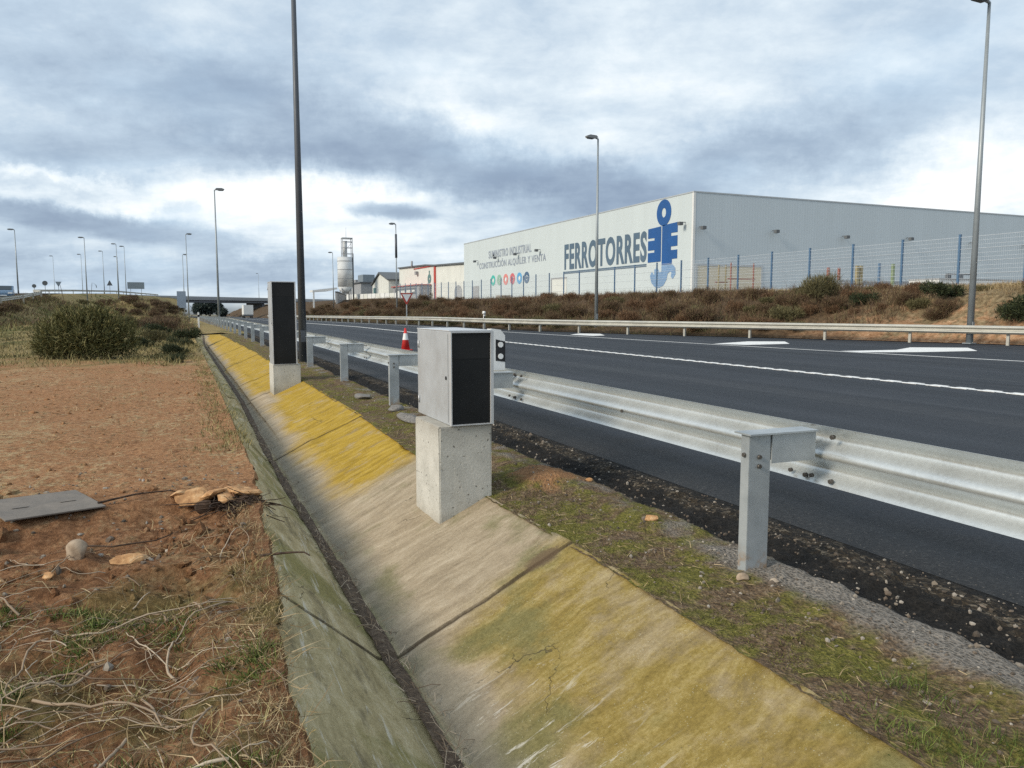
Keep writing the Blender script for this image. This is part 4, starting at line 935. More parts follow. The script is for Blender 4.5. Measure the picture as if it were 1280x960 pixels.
for pts, rad, lb in [([(-1.5, 3.2), (-1.2, 3.42), (-.85, 3.28), (-.55, 3.12)], .006, 'long pale curved stick lying across the foreground soil'),
                     ([(-.65, 3.5), (-.72, 3.05), (-.68, 2.7), (-.62, 2.55)], .005, 'pale bent stick running down towards the lower border'),
                     ([(-.62, 5.42), (-.45, 5.28), (-.2, 5.3), (-.02, 5.5)], .007, 'dark curved root lying below the steel plate'),
                     ([(-.6, 6.12), (-.35, 6.18), (-.05, 6.25)], .009, 'dark branch on the dirt right of the steel plate'),
                     ([(.36, 4.45), (.5, 4.38), (.62, 4.3)], .009, 'dark stick poking out over the ditch wall')]:
    pp = [Vector((x, y, lz(min(x, .45), y) + .02)) for x, y in pts]; P = []
    for i in range(len(pp) - 1):
        for t in np.linspace(0, 1, 5)[:-1]: q = pp[i].lerp(pp[i + 1], t); P.append((q.x, q.y, q.z + .02 * math.sin(3.1 * (i + t) / len(pp))))
    P.append(tuple(pp[-1])); V, F = curve_tubes([(P, rad)], 7); o = link('stick', mesh_np('stick', V, F, True), M_root if 'dark' in lb else M_twig); tag(o, lb, 'stick')
cx = [(-.85, 4.25), (-.5, 4.2), (-.42, 4.0), (-.45, 3.75), (-.5, 3.55), (-.95, 3.9), (-1.1, 3.6), (.2, 3.2), (.25, 3.0), (-.35, 2.5), (-.15, 2.35), (.05, 2.3), (-.75, 3.3), (-.65, 3.0), (-.9, 2.7), (.1, 2.0), (-.1, 3.7)]
xs, ys2 = [], []
for a_, b_ in cx:
    for i in range(20): xs.append(a_ + RNG.normal() * .07); ys2.append(b_ + RNG.normal() * .06)
xs, ys2 = np.array(xs), np.array(ys2); kk = xs < lipL(ys2) - .03; xs, ys2 = xs[kk], ys2[kk]
o = tufts('grass', xs, ys2, GL(xs, ys2), 14, .05, .004, M_grass, .022, .8); tag(o, 'small fresh green grass patches in the foreground soil', 'grass')
n = 260; yy = RNG.uniform(1.8, 4.4, n); xx = RNG.uniform(-2.2, .5, n); kk = xx < lipL(yy) - .02; xx, yy = xx[kk], yy[kk]
o = tufts('grass', xx, yy, GL(xx, yy), 12, .09, .0035, M_dryg, .03, .8); tag(o, 'yellowish dry grass tufts in the foreground soil', 'grass')

n = 420; yy = RNG.uniform(1.7, 6.0, n); xx = lipL(yy) - np.abs(RNG.normal(size=n)) * .09 - .01
o = tufts('grass', xx, yy, np.maximum(GL(xx, yy), -.01) - .01, 8, .06, .003, M_straw, .025, .5); tag(o, 'dry grass hanging over the soil edge of the ditch', 'grass')
n = 700; yy = RNG.uniform(6.8, 22, n); xx = .5 - RNG.uniform(0, 1, n) ** 1.2 * 9; kk = fbm(xx * .8, yy * .5, 3, 341) > .0; xx, yy = xx[kk], yy[kk]
o = tufts('grass', xx, yy, GL(xx, yy), 9, .045, .005, M_straw, .05, .5); tag(o, 'short dry stubble on the bare dirt', 'stubble')
def verge_z(x, y): return vergeZ(np.asarray(x, float), np.asarray(y, float))
n = 9000; yy = 1.2 + RNG.uniform(0, 1, n) ** 1.5 * 16; xx = 2.10 + np.abs(RNG.normal(size=n)) * .25
kk = (xx < 2.72) & (fbm(xx * 2.4, yy * 2.4, 3, 321) - .5 * np.maximum(0, xx - 2.4) > .04) & (np.hypot((xx - 2.62) / .3, (yy - 5.45) / .42) > 1); xx, yy = xx[kk] + lipshift(yy[kk]) * .7, yy[kk]
o = tufts('moss', xx, yy, verge_z(xx, yy) - .004, 7, .012, .0032, M_moss, .012, .5); tag(o, 'yellow green moss and short grass on the verge by the ditch', 'moss')
n = 45; yy = RNG.uniform(1.3, 2.0, n); xx = RNG.uniform(2.1, 2.5, n)
o = tufts('grass', xx, yy, verge_z(xx, yy), 12, .06, .003, M_grass, .03, 1.); tag(o, 'green grass at the lower end of the verge', 'grass')
flat_blades('straw', 700, 2.1, 2.7, 1.2, 9, .07, .003, M_straw, 'bits of straw on the verge', .2, verge_z)
def gravel(name, xx, yy, zz, rr, label):
    bm = bmesh.new(); bmesh.ops.create_icosphere(bm, subdivisions=1, radius=1.); bm.verts.ensure_lookup_table()
    v0 = np.array([v.co[:] for v in bm.verts]); f0 = np.array([[v.index for v in f.verts] for f in bm.faces]); bm.free()
    n = len(xx); sc = RNG.uniform(.55, 1.3, (n, 1, 3)) * np.asarray(rr)[:, None, None]; jit = 1 + RNG.normal(size=(n, len(v0), 1)) * .14
    V = v0[None] * sc * jit; V += np.stack([xx, yy, zz], 1)[:, None, :]
    F = (f0[None] + (np.arange(n) * len(v0))[:, None, None]).reshape(-1, 3)
    o = link(name, mesh_np(name, V, F), M_gravel); tag(o, label, 'gravel', None, 'stuff'); return o
n = 1300; yy = 1.2 + RNG.uniform(0, 1, n) ** 1.6 * 12; xx = 2.66 + RNG.normal(size=n) * .26; kk = (xx > 2.15) & (xx < 3.5); xx, yy = xx[kk], yy[kk]
gravel('gravel', xx, yy, verge_z(xx, yy), np.abs(RNG.normal(size=len(xx))) * .0055 + .0025, 'loose gravel on the verge under the barrier')
n = 900; yy = 1.4 + RNG.uniform(0, 1, n) ** 1.5 * 10; xx = RNG.uniform(3.05, 3.62, n)
gravel('gravel', xx, yy, verge_z(xx, yy), np.abs(RNG.normal(size=n)) * .006 + .003, 'dark rubble along the broken asphalt edge')
n = 1500; yy = 5.3 + RNG.normal(size=n) * .7; xx = RNG.uniform(-2.8, .42, n); kk = (xx < lipL(yy) - .06) & (fbm(xx * 2, yy * 2, 3, 331) > -.12); xx, yy = xx[kk], yy[kk]
o = gravel('clods', xx, yy, GL(xx, yy) + .002, np.abs(RNG.normal(size=len(xx))) ** 1.5 * .014 + .005, 'clods of red earth round the broken ground'); o.data.materials[0] = M_dirt
n = 900; yy = RNG.uniform(1.8, 7.5, n); xx = RNG.uniform(-2.6, .45, n); kk = (xx < lipL(yy) - .03) & ((yy > 4.4) | (RNG.random(n) < .4)); xx, yy = xx[kk], yy[kk]
gravel('gravel', xx, yy, GL(xx, yy), np.abs(RNG.normal(size=len(xx))) * .009 + .003, 'small stones in the red foreground dirt')
n = 1500; yy = RNG.uniform(6.5, 20, n); xx = .5 - RNG.uniform(0, 1, n) * 9; kk = xx < lipL(yy) - .05; xx, yy = xx[kk], yy[kk]
o = gravel('clods', xx, yy, GL(xx, yy), np.abs(RNG.normal(size=len(xx))) ** 1.5 * .010 + .004, 'small clods and stones on the bare dirt'); o.data.materials[0] = M_dirt
sp = []
for i in range(420):
    y = 1.6 + RNG.uniform(0, 1) ** 1.4 * 12; x = .99 + RNG.normal() * .035 + .12 * float(sstep(np.array(y), 9, 18)); a_ = RNG.normal() * .8 + 1.57; L = RNG.uniform(.04, .16)
    z = float(ditchZ(np.array(.98), np.array(y))) + .04
    sp.append(([(x, y, z), (x + math.cos(a_) * L / 2, y + math.sin(a_) * L / 2, z + RNG.uniform(0, .03)), (x + math.cos(a_) * L, y + math.sin(a_) * L, z)], RNG.uniform(.0012, .003)))
V, F = curve_tubes(sp, 4); o = link('twigs', mesh_np('twigs', V, F), M_twig); tag(o, 'dead stalks lying in the bottom of the ditch', 'twigs', None, 'stuff')
for i, (x, y, L, a_) in enumerate([(2.63, 9.3, .75, .03), (2.66, 10.15, .35, -.1), (2.62, 11.9, .7, .06)]):
    o = link('tarmac_chunk', rock_mesh('tarmac_chunk', 1., 60 + i, (.13, L / 2, .06), 3), M_tar, None, (x, y, float(verge_z(x, y)) + .02), a_)
    tag(o, ['long broken slab of old tarmac before the third barrier post', 'short broken tarmac lump next to the third barrier post', 'grey broken tarmac slab at the fourth barrier post'][i], 'tarmac slab')

# ------------------------------------------------------------------ warehouse
def text_mesh(body, bold=.0):
    cu = bpy.data.curves.new('text', 'FONT'); cu.body = body; cu.size = 1; cu.extrude = .02; cu.offset = bold; cu.space_character = 1.12 if bold else 1.1; cu.resolution_u = 4
    o = bpy.data.objects.new('text', cu); C.objects.link(o); dg = bpy.context.evaluated_depsgraph_get(); dg.update()
    me = bpy.data.meshes.new_from_object(o.evaluated_get(dg)); bpy.data.objects.remove(o); bpy.data.curves.remove(cu); return me
def wall_text(name, body, y0, y1, z0, z1, X, mat, parent, bold=.0, depth=.03):
    me = text_mesh(body, bold); co = np.zeros(len(me.vertices) * 3); me.vertices.foreach_get('co', co); co = co.reshape(-1, 3)
    mn, mx = co.min(0), co.max(0); f = (co - mn) / (mx - mn)
    out_ = np.stack([X - .005 - depth * f[:, 2], y0 + (y1 - y0) * f[:, 0], z0 + (z1 - z0) * f[:, 1]], 1) - np.array(parent.location)
    me.vertices.foreach_set('co', out_.astype(np.float32).ravel()); me.update(); bm = bmesh.new(); bm.from_mesh(me); bmesh.ops.recalc_face_normals(bm, faces=bm.faces[:]); bm.to_mesh(me); bm.free()
    return link(name, me, mat, parent)
wh = empty('warehouse', (44, 59, 2.4)); tag(wh, 'large pale grey warehouse with blue lettering and wrench emblem behind the mesh fence', 'warehouse')
H = 9.75; LY, LX = 62.4, 74.
part('wall', M_cladY, wh, (0, .25, .0, LY, -.6, H)); part('wall', M_cladX, wh, (.2505, LX, .0005, .25, -.6, H - .002)); part('wall', M_cladY, wh, (LX - .25, LX - .0005, .2505, LY, -.6, H - .004)); part('wall', M_cladX, wh, (.2505, LX - .251, LY - .25, LY - .001, -.6, H - .004))
part('roof', M_roof, wh, (.2505, LX - .2505, .2505, LY - .2505, H - .9, H - .6))
cp = MB(); cp.box(-.04, .32, -.04, LY + .04, H + .002, H + .12); cp.box(.3205, LX + .04, -.04, .32, H + .002, H + .12); cp.build('roof_trim', M_cap, wh)
part('corner_trim', M_white_wall, wh, (-.03, .22, -.03, .22, -.5, H - .01))
base = part('plinth_band', M_concb, wh, (-.05, -.001, -.02, LY, -.6, .3), (-.05, LX, -.05, -.021, -.6, .3))
sh = part('shutter', M_shutter, wh, (.55, 8.1, -.04, -.002, -.4, 3.05)); part('shutter_frame', M_cap, sh, (.35, .549, -.08, -.002, -.4, 3.25), (8.101, 8.3, -.08, -.002, -.4, 3.25), (.5495, 8.1005, -.08, -.002, 3.051, 3.25))
dr = part('door', M_grey, wh, (-.06, -.002, 55.4, 58.6, -.3, 2.65)); dr = part('door', M_cream, wh, (-.06, -.002, 25.2, 29.2, -.3, 2.8)); part('door_frame', M_grey, dr, (-.10, -.002, 29.201, 29.5, -.3, 2.95), (-.10, -.002, 25.2, 29.2, 2.801, 2.95))
wall_text('lettering', 'FERROTORRES', 84.85, 66.65, 6.2, 9.35, 44, M_slate, wh, .035)
wall_text('lettering', 'SUMINISTRO INDUSTRIAL', 110.2, 94.6, 9.1, 10.25, 44, M_slatelt, wh, .012)
wall_text('lettering', 'CONSTRUCCIÓN ALQUILER Y VENTA', 114.2, 90.1, 7.5, 8.85, 44, M_slatelt, wh, .012)
part('underline', M_slate, wh, (-.035, -.005, 7.65, 25.85, 3.32, 3.6))
wf = lambda u, v, w_: (-.006 - w_, 66.4 - u - 59, v - 2.4)
em = MB().ring(2.68, 10.82, 1.22, 1.28, .36, .46, wf, .03).build('emblem_ring', M_blue, wh)
b = MB(); b.prism([(0, 9.45), (2.28, 9.55), (2.28, 6.1), (0, 6.1), (0, 7.05), (1.15, 7.05), (1.15, 7.3), (0, 7.3), (0, 8.25), (1.15, 8.25), (1.15, 8.5), (0, 8.5)], wf, .03).build('emblem_half', M_blue, wh)
b = MB(); b.prism([(2.45, 9.6), (5.0, 9.7), (5.0, 8.75), (3.95, 8.75), (3.95, 8.45), (5.0, 8.45), (5.0, 7.45), (3.95, 7.45), (3.95, 7.1), (5.0, 7.1), (5.0, 6.25), (4.15, 6.25), (4.15, 5.75), (2.45, 5.75)], wf, .03).build('emblem_half', M_blue, wh)
pts = [(2.45, 5.7), (4.3, 5.7), (4.75, 5.35), (4.8, 4.75), (4.35, 4.3), (4.05, 4.55), (4.15, 4.95), (3.9, 5.05), (3.5, 4.85), (3.35, 4.3), (2.85, 3.75), (2.1, 3.5), (1.3, 3.6), (.7, 4.05), (.45, 4.75), (.75, 5.15), (1.2, 4.75), (1.2, 5.35), (1.75, 5.5), (2.1, 5.0), (2.45, 5.1)]
MB().prism(pts, wf, .028).build('emblem_wrench', M_bluelt, wh)
CI = [(.06, .42, .36), (.25, .42, .33), (.62, .22, .20), (.52, .13, .15), (.10, .33, .58), (.07, .13, .22)]
for i, c in enumerate(CI):
    y = 108.4 - 2.46 * i; wf2 = lambda u, v, w_, y=y: (-.006 - w_, y - u - 59, v - 2.4)
    m = weathered(c, .08, 1, .6, 0, 'badge_paint'); bd = MB().ring(0, 5.72, .88, .80, .40, .36, wf2, .03, 24).build('round_badge', m, wh)
    MB().prism([(-.2, 5.5), (.2, 5.5), (.28, 5.75), (0, 5.98), (-.28, 5.75)], wf2, .032).build('badge_symbol', m if i % 2 else M_white, bd)
def flood(px, py, pz, dx, dy):
    b = MB(); b.box(-.03 + min(0, dx * .7), .03 + max(0, dx * .7), -.03 + min(0, dy * .7), .03 + max(0, dy * .7), .1, .16); b.box(dx * .6 - .2, dx * .6 + .2, dy * .6 - .2, dy * .6 + .2, -.16, .14, rot=None)
    b.build('floodlight', M_dkgrey, wh, (px - 44, py - 59, pz - 2.4))
for y, z in [(114.8, 8.95), (106.3, 9.0), (98.8, 9.05), (91.8, 9.1), (60.2, 9.4)]: flood(44, y, z, -1, 0)
for x, z in [(44.7, 8.9), (53.4, 8.9), (62.6, 8.7), (71.8, 8.85), (81.8, 8.7), (91., 8.7)]: flood(x, 59, z, 0, -1)

# ------------------------------------------------------------------ works beyond the warehouse
fa = empty('factory', (46, 122, 1.5)); tag(fa, 'cream factory with dark sloping roof edge and a red stripe left of the warehouse', 'factory')
fn = lambda u, v, w_: (w_, u, v)
MB().prism([(0, -.5), (48, -.5), (48, 8.95), (45, 8.9), (27, 8.55), (21.5, 8.2), (0, 7.6)], fn, .3).build('wall', M_cream, fa)
MB().prism([(-.3, 7.62), (21.4, 8.22), (27, 8.57), (48.2, 8.97), (48.2, 9.25), (27, 8.85), (21.4, 8.5), (-.3, 7.9)], lambda u, v, w_: (w_ - .35, u, v), 14).build('roof', M_dkgrey, fa)
part('wall', M_white_wall, fa, (.31, 14, .0, .3, -.5, 7.5), (.31, 14, 47.7, 47.9, -.5, 8.8))
part('red_stripe', M_redpaint, fa, (-.12, -.002, 20.9, 22.1, 1.2, 8.15)); part('red_eave', M_redpaint, fa, (-.12, -.002, 24, 36, 8.22, 8.42))
lg = MB(); lg.ring(25.2, 5.9, 1.15, .95, .3, .25, lambda u, v, w_: (-.004 - w_, u, v), .05); lg.build('round_emblem', M_teal, fa)
part('emblem_bar', M_teal, fa, (-.055, -.004, 24.9, 25.5, 6.9, 7.5))
MB().prism([(6, 0.2), (10, .2), (10, 3.3), (9.4, 3.9), (8, 4.2), (6.6, 3.9), (6, 3.3)], lambda u, v, w_: (-.004 - w_, u, v), .06).build('arched_door', M_grey, fa)
vt = MB(); vt.tube((-.5, 36, 8.5), (-.5, 36, 10.), .22, seg=8); vt.build('roof_vent', M_grey, fa); vt = MB(); vt.box(-.6, -.1, 32.8, 33.8, 7.0, 7.7); vt.build('wall_unit', M_grey, fa)
an = empty('office_annex', (43.5, 146, 1.5)); tag(an, 'low grey building with red eave and dark sign band behind the yield sign', 'building')
part('wall', M_grey, an, (0, 2.3, 0, 20, -.5, 4.6)); part('roof', M_redpaint, an, (-.4, 2.35, -.4, 20.4, 4.61, 4.78)); part('sign_band', M_dkgrey, an, (-.08, -.002, 2, 18.5, 2.9, 4.2))
for y0, y1 in ((3., 5.), (6.2, 9.), (10.5, 13.4), (14.6, 17.)): part('sign_letter_block', M_cream, an, (-.1, -.081, y0, y1, 3.35, 3.75))
hs = empty('gable_house', (44, 172, 1.5)); tag(hs, 'cream gabled building with dark roof edge between the silo and the factory', 'building')
MB().prism([(0, -.5), (16, -.5), (16, 5.6), (8, 8.2), (0, 6.4)], fn, 9).build('wall', M_cream, hs)
MB().prism([(-.4, 6.4), (8, 8.3), (16.5, 5.6), (16.5, 5.85), (8, 8.65), (-.4, 6.7)], lambda u, v, w_: (w_ - .4, u, v), 10).build('roof', M_dkgrey, hs)
part('window', M_dkgrey, hs, (-.05, -.002, 3, 5, 2, 3.6)); part('window', M_dkgrey, hs, (-.05, -.002, 9, 11.5, 2, 3.6)); part('wall_panel', M_teal, hs, (-.05, -.002, 12.6, 15, 0, 5))
sd_ = empty('grey_shed', (42, 192, 1.5)); tag(sd_, 'dark grey ribbed shed with roof machinery right of the silo', 'shed')
part('wall', M_grey, sd_, (0, 8, 0, 20, -.5, 6.4)); part('roof', M_dkgrey, sd_, (-.4, 8.4, -.4, 20.4, 6.41, 6.7)); part('roof_unit', M_signback, sd_, (1, 4, 2, 8, 6.71, 8.6)); part('roof_unit', M_grey, sd_, (1, 3.5, 11, 18, 6.71, 7.6)); part('door', M_cream, sd_, (-.06, -.002, 4, 10, -.4, 3.4))
pw = empty('precast_wall', (39.5, 138, 1.)); tag(pw, 'pale precast panel wall on the bank in front of the factory', 'wall')
for i in range(17): part('wall_panel', M_white_wall if i % 3 else M_cream, pw, (0, .15, i * 4., i * 4 + 3.84, -.5, 3.5 + .04 * i)); part('wall_post', M_grey, pw, (-.05, .2, i * 4 + 3.85, i * 4 + 3.99, -.5, 3.55 + .04 * i))
dw = empty('grey_wall', (28, 150, .5), math.atan2(34, 8.5)); tag(dw, 'dark grey wall left of the silo above the scrub bank', 'wall')
part('wall_panel', M_grey, dw, (0, 35, -.15, .15, -.5, 4.1)); part('coping', M_dkgrey, dw, (-.1, 35.1, -.25, .25, 4.101, 4.3))
wk = empty('white_shelter', (27.5, 163, 2.)); tag(wk, 'small white roofed shelter with a dark top by the grey wall', 'shelter')
MB().prism([(0, 3.3), (5, 3.9), (5.2, 3.55), (3.2, 3.1), (0, 2.9)], lambda u, v, w_: (u - 2, w_, v), 4).build('roof', M_white_wall, wk); part('leg', M_white_wall, wk, (2.7, 3.0, .1, .4, -.4, 3.05)); part('leg', M_white_wall, wk, (-1.9, -1.6, .1, .4, -.4, 2.85))
si = empty('silo', (36.4, 183, 2.)); tag(si, 'tall grey steel silo with a lattice tower and antenna on top', 'silo')
M_silo = weathered((.56, .58, .585), .12, .7, .6, 0, 'silo_steel')
MB().tube((-.1, 0, 4.6), (-.1, 0, 11.6), 1.75, seg=28).tube((-.1, 0, 3.), (-.1, 0, 4.59), .7, 1.75, 24).build('silo_body', M_silo, si)
for zz in (6.5, 8.6, 10.6): MB().tube((-.1, 0, zz), (-.1, 0, zz + .12), 1.79, seg=28).build('hoop', M_grey, si)
for a_ in range(4): MB().tube((-.1 + 1.5 * math.cos(a_ * 1.571 + .8), 1.5 * math.sin(a_ * 1.571 + .8), -1), (-.1 + 1.5 * math.cos(a_ * 1.571 + .8), 1.5 * math.sin(a_ * 1.571 + .8), 5), .13, seg=8).build('leg', M_grey, si)
MB().tube((-.05, 0, 11.61), (-.05, 0, 15.4), .55, seg=18).build('upper_tank', M_silo, si)
tw = MB()
for qx, qy in ((-.7, -.8), (1.6, -.8), (-.7, .8), (1.6, .8)): tw.tube((qx, qy, 11.), (qx, qy, 16.), .08, seg=6)
for zz in (12.4, 13.8, 15.2, 15.9):
    tw.bar((-.7, -.8, zz), (1.6, -.8, zz), .1, .1); tw.bar((-.7, .8, zz), (1.6, .8, zz), .1, .1); tw.bar((1.6, -.8, zz), (1.6, .8, zz), .1, .1)
tw.bar((-.7, -.8, 12.4), (1.6, -.8, 15.2), .07, .07); tw.build('lattice_tower', M_grey, si)
part('platform', M_silo, si, (-.8, 1.7, -.9, .9, 16.01, 16.15)); MB().tube((1.75, -.4, 0), (1.75, -.4, 12.5), .16, seg=8).build('feed_pipe', M_dkgrey, si); MB().tube((.3, 0, 16.1), (.3, 0, 18.6), .05, .02, 6).build('antenna', M_grey, si)

# ------------------------------------------------------------------ mesh fence
fe = empty('mesh_fence', (35.5, 26.1, 2.5)); tag(fe, 'welded mesh fence with blue posts along the crest of the bank', 'fence')
SPC = 3.27; pm = wm = None
b = MB()
for i in range(13): zz = .06 + i * .2; b.box(-.004, .004, .04, SPC - .04, zz - .004, zz + .004)
for zz in (.08, .68, 1.28, 1.88, 2.46): b.box(-.035, -.005, .04, SPC - .04, zz - .006, zz + .006)
for i in range(32): yy = .06 + i * .1; b.box(.0045, .0085, yy, yy + .004, .02, 2.5)
wire = b.build('mesh_panel', M_wire, fe); pst = MB().box(-.048, .048, -.048, .048, -.5, 2.58, bev=.006).build('post', M_fblue, fe)
cap_ = MB().box(-.056, .056, -.056, .056, 2.582, 2.61).build('post_cap', M_fblue, pst)
foot = MB().box(-.12, .12, 0, SPC, -.7, .16).build('footing', M_concb, fe)
for i in range(-4, 33):
    y = i * SPC; z = float(crest(np.array(26.1 + y))) - 2.5
    a_, b_, c_ = (pst, wire, foot) if i == -4 else (copy_tree(pst, fe), copy_tree(wire, fe), copy_tree(foot, fe))
    a_.location = (0, y, z); b_.location = (0, y, z); c_.location = (0, y, z + .03)

# ------------------------------------------------------------------ things in the yard
def rack(x, y, w_, h, mat, label, bars=(.5,), n=2, r=.07):
    r_ = empty('storage_rack', (x, y, 2.5)); tag(r_, label, 'rack')
    for i in range(n): MB().box(i * w_ / max(1, n - 1) - r, i * w_ / max(1, n - 1) + r, -r, r, -.2, h).build('upright', mat, r_)
    for zz in bars: MB().box(-.3, w_ + .3, r + .001, r + .08, zz, zz + .1).build('crossbar', M_rust, r_)
rack(39.2, 38., .95, 1.62, M_rust, 'rusty red upright pair with a cross rail behind the mesh fence', (.55,))
rack(41.0, 37.3, .35, 1.75, M_rack_y, 'dull yellow upright pair next to the rusty ones behind the fence', (.4,), 2, .09)
rack(43.1, 36.3, .0, 1.85, M_rack_g, 'single green upright behind the fence', (.35,), 1, .08)
rack(42.2, 36.6, .0, 1.9, M_fblue, 'single blue grey upright between the yellow and green ones', (), 1, .06)
rack(46.2, 56.2, 2.6, 3.1, M_rust, 'thin red steel frame standing before the cream shutter', (1.6,), 2, .05)
rack(45.3, 56.8, .8, 2.9, M_rack_y, 'thin yellow steel frame standing before the cream shutter', (1.3,), 2, .05)
r_ = empty('beam_stack', (40.5, 37., 2.7)); tag(r_, 'stack of long grey steel beams lying behind the fence', 'beams')
for i in range(3): MB().box(-1., 5.5, i * .35, i * .35 + .25, .0 + (i % 2) * .3, .28 + (i % 2) * .3).build('beam', M_grey, r_)
r_ = empty('flat_container', (44.5, 34.0, 2.75)); tag(r_, 'long low white container behind the fence beside the tall grey lamp', 'container')
part('body', M_white_wall, r_, (0, 9, 0, 2.2, -.3, .55)); part('lid', M_grey, r_, (-.05, 9.05, -.05, 2.25, .551, .62))
r_ = empty('trolley_frame', (46.3, 34.8, 3.38)); tag(r_, 'dark steel frame with hanging blocks lying on the white container', 'frame')
part('beam', M_dkgrey, r_, (0, 2.9, 0, .12, .28, .36)); 
for q in (.05, 1.2, 2.5): part('block', M_dkgrey, r_, (q, q + .32, -.02, .2, .0, .279))
r_ = empty('rubble_pile', (47.5, 55.5, 2.5)); tag(r_, 'low reddish pile of material in front of the cream shutter', 'pile')
for i in range(5): link('rubble', rock_mesh('rubble', .5, 80 + i, (1.3, .8, .7), 2), M_rust, r_, (i * .55 - 1., RNG.uniform(-.3, .3), .2), i)
r_ = empty('pallet_stack', (42.2, 100, 2.4)); tag(r_, 'brown pallets stacked by the long warehouse wall under the round badges', 'pallets')
for i in range(6): part('pallet', M_timber, r_, (-.6, .6, -1.5, 1.5, i * .16, i * .16 + .12))

# ------------------------------------------------------------------ yield sign
r_ = empty('yield_sign', (19.5, 69.6, .1)); tag(r_, 'inverted triangular yield sign with dark red border behind the far barrier', 'road sign')
tri = lambda s: [(-.6 * s, .0), (.6 * s, 0), (0, -1.04 * s)]
MB().prism([(-.62, 0), (.62, 0), (.62 - .07, -.12), (.07, -1.06), (-.07, -1.06), (-.55, -.12)], lambda u, v, w_: (u, w_, 2.8 + v), .03).build('border', M_redpaint, r_)
MB().prism([(-.42, -.12), (.42, -.12), (0, -.84)], lambda u, v, w_: (u, -.004 - w_, 2.8 + v), .006).build('panel', M_white, r_)
MB().box(-.04, .04, .031, .09, -.4, 2.75).build('post', M_galv, r_)

# ------------------------------------------------------------------ overpass, ramp road and its furniture
br = empty('road_bridge', (-10, 262.3, 0), math.atan2(52.3, 43.4)); tag(br, 'flat concrete road bridge crossing over the far end of the road', 'bridge')
part('deck', M_concb, br, (-16, 130, -5, 5, 4.35, 4.75)); part('girder', M_concd, br, (-2, 110, -4.2, -3.6, 3.5, 4.349), (-2, 110, 3.6, 4.2, 3.5, 4.349), (-2, 110, -1, 1, 3.5, 4.349)); part('parapet', M_concb, br, (-16, 130, -5.05, -4.8, 4.751, 5.5), (-16, 130, 4.8, 5.05, 4.751, 5.5))
for q in (57., 110.): part('column', M_concd, br, (q - .7, q + .7, -3.5, 3.5, -4, 3.499))
RM = [(-18.5, 30, .2)] + list(RAMP[1:])
rr_ = [Vector(p) for p in RAMP]
def off(i, d_):
    a_ = rr_[max(0, i - 1)]; b_ = rr_[min(len(rr_) - 1, i + 1)]; t = (b_ - a_); t.z = 0; t.normalize(); return rr_[i] + Vector((t.y, -t.x, 0)) * d_
b = MB()
for i in range(len(rr_) - 2):
    vs = [b.bm.verts.new(q + Vector((0, 0, .06))) for q in (off(i, -3.6), off(i, 3.6), off(i + 1, 3.6), off(i + 1, -3.6))]; b.bm.faces.new(vs)
tag(b.build('ramp_road', M_asphalt), kind='structure')
rg = empty('guardrail', (-17, 80, 2)); tag(rg, 'thin pale crash barrier along the top of the overpass ramp', 'guardrail')
for i in range(1, len(rr_) - 2):
    p0, p1 = off(i, 4.1), off(i + 1, 4.1); t = (p1 - p0); t.z = 0; t.normalize(); o_ = (-t.y, t.x)
    link('beam', wbeam_mesh('beam', p0 - Vector((-17, 80, 2)), p1 - Vector((-17, 80, 2)), .58, o_), M_farrail, rg)
    n = int((p1 - p0).length / 8)
    for j in range(n): q = p0.lerp(p1, j / n) - Vector((-17, 80, 2)); MB().box(-.06, .06, -.06, .06, -.4, .7).build('post', M_farrail, rg, (q.x + .1, q.y, q.z))
def sign(name, label, x, y, zc, kind, w_, h, mat):
    zb = lz(x, y); r_ = empty(name, (x, y, zb)); tag(r_, label, 'road sign'); c = zc - zb
    if kind == 'rect':
        MB().box(-w_ / 2, w_ / 2, 0, .06, c - h / 2, c + h / 2, bev=.01).build('panel', mat, r_)
        for i in range(3): MB().box(-w_ / 2 + .1, w_ / 2 - .1, .061, .10, c - h / 2 + h * (i + .5) / 3 - .04, c - h / 2 + h * (i + .5) / 3 + .04).build('rail', M_grey, r_)
        for s_ in (-.32, .32): MB().box(s_ * w_ - .05, s_ * w_ + .05, .101, .2, -.4, c + h / 2 - .05).build('post', M_grey, r_)
    else:
        if kind == 'round': MB().tube((0, 0, c), (0, .04, c), w_ / 2, seg=20).build('panel', mat, r_)
        else:
            s_ = 1 if kind == 'tri' else -1; MB().prism([(-w_ / 2, -s_ * h / 2), (w_ / 2, -s_ * h / 2), (.06, s_ * h / 2), (-.06, s_ * h / 2)], lambda u, v, q: (u, q, c + v), .04).build('panel', mat, r_)
        MB().box(-.045, .045, .041, .11, -.4, c).build('post', M_grey, r_)
sign('road_sign', 'wide rectangular sign panel seen from behind on the overpass ramp', -10.4, 224, 7.5, 'rect', 4.0, 1.75, M_signback)
sign('road_sign', 'triangular warning sign seen from behind on the overpass ramp', -15.05, 204.4, 7.5, 'tri', 1.25, 1.2, M_dkgrey)
sign('road_sign', 'round dark sign on the left part of the ramp', -24.2, 175, 6.45, 'round', .95, .9, M_dkgrey)
sign('road_sign', 'smallest dark round sign left of the larger round one', -26.2, 176, 5.9, 'round', .75, .7, M_dkgrey)
sign('road_sign', 'pale inverted triangular sign right of the round ones', -21.9, 175, 6.3, 'inv', 1.1, .95, M_signback)
sign('road_sign', 'tall pale blue sign panel beside the distant lamps left of the bridge', .25, 120.5, 2.75, 'rect', 1.2, 2.4, M_signblue)

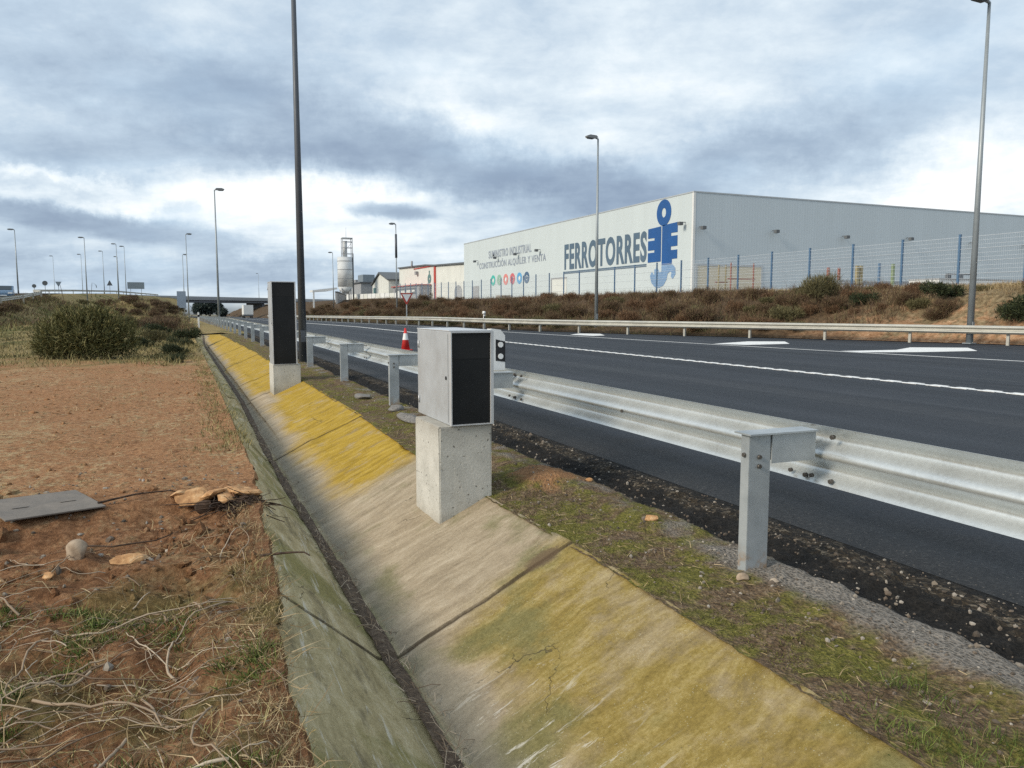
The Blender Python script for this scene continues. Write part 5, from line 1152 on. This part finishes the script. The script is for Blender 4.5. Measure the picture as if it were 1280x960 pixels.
def car(loc, rz, label):
    r_ = empty('parked_car', loc, rz); tag(r_, label, 'car')
    prof = [(-2.05, .35), (-2.1, .62), (-2.0, .86), (-1.15, .98), (-.45, 1.42), (.85, 1.47), (1.75, 1.05), (2.05, .95), (2.08, .4), (1.9, .28), (-1.9, .28)]
    b = MB(); b.prism(prof, lambda u, v, w_: (w_ - .86, u, v), 1.72)
    bmesh.ops.bevel(b.bm, geom=b.bm.edges[:], offset=.05, segments=2, affect='EDGES'); body = b.build('body', M_carblue, r_)
    MB().prism([(-1.14, 1.01), (-.5, 1.40), (-.48, 1.37), (-1.1, .98)], lambda u, v, w_: (w_ - .72, u - .03, v + .01), 1.44).build('windscreen', M_glass, r_)
    for s_ in (-1, 1):
        MB().prism([(-.85, 1.02), (-.38, 1.36), (.75, 1.38), (1.35, 1.04)], lambda u, v, w_: (s_ * (.862 + w_), u, v), .012).build('side_window', M_glass, r_)
        MB().box(s_ * .62 - .18, s_ * .62 + .18, -2.13, -2.06, .62, .78, bev=.02).build('headlight', M_refl, r_)
        for wy in (-1.3, 1.3):
            wl = MB().tube((s_ * .70, wy, .31), (s_ * .89, wy, .31), .31, seg=20).build('wheel', M_tyre, r_); MB().tube((s_ * .891, wy, .31), (s_ * .90, wy, .31), .19, seg=16).build('rim', M_cap, wl)
    MB().box(-.35, .35, -2.135, -2.10, .42, .52).build('number_plate', M_white, r_)
car((-15.7, 88., 2.22), R(8), 'blue grey car cut by the left border on the overpass ramp')
tk = empty('box_truck', (16.6, 213, float(dip(213)))); tag(tk, 'white box truck driving away beneath the bridge', 'truck')
part('cargo_box', M_white_wall, tk, (-1.2, 1.2, 0, 6, .9, 3.4)); part('cab', M_white_wall, tk, (-1.1, 1.1, 6.1, 8, .6, 2.6)); part('chassis', M_dkgrey, tk, (-1., 1., 0, 8, .5, .899)); part('rear_bar', M_dkgrey, tk, (-1.2, 1.2, -.1, -.01, .45, .8))
for s_ in (-1, 1):
    for wy in (1.2, 6.8): MB().tube((s_ * .8, wy, .48), (s_ * 1.1, wy, .48), .48, seg=18).build('wheel', M_tyre, tk)
def far_tree(x, y, h, r, label):
    zb = float(dip(y)) - .5; r_ = empty('tree', (x, y, zb)); tag(r_, label, 'tree')
    cl_ = [(0, 0, h * .6, r * .8, r * .8, h * .35)] + [(RNG.normal() * r * .5, RNG.normal() * r * .5, h * RNG.uniform(.4, .85), r * .45, r * .45, h * .18) for _ in range(8)]
    P, u = shell_points(2600, cl_); blades('crown', P, u + RNG.normal(size=u.shape) * .7, .7, .4, M_fartree, r_)
    MB().tube((0, 0, -.5), (0, 0, h * .6), .3, .12, 8).build('trunk', M_root, r_)
far_tree(7.2, 330, 6.4, 3.2, 'dark round tree seen under the bridge left of the near lamp'); far_tree(11.0, 328, 6.8, 2.8, 'second dark tree seen under the bridge behind the near lamp'); far_tree(15.2, 326, 4.2, 2.6, 'lowest dark tree seen under the bridge right of the others')
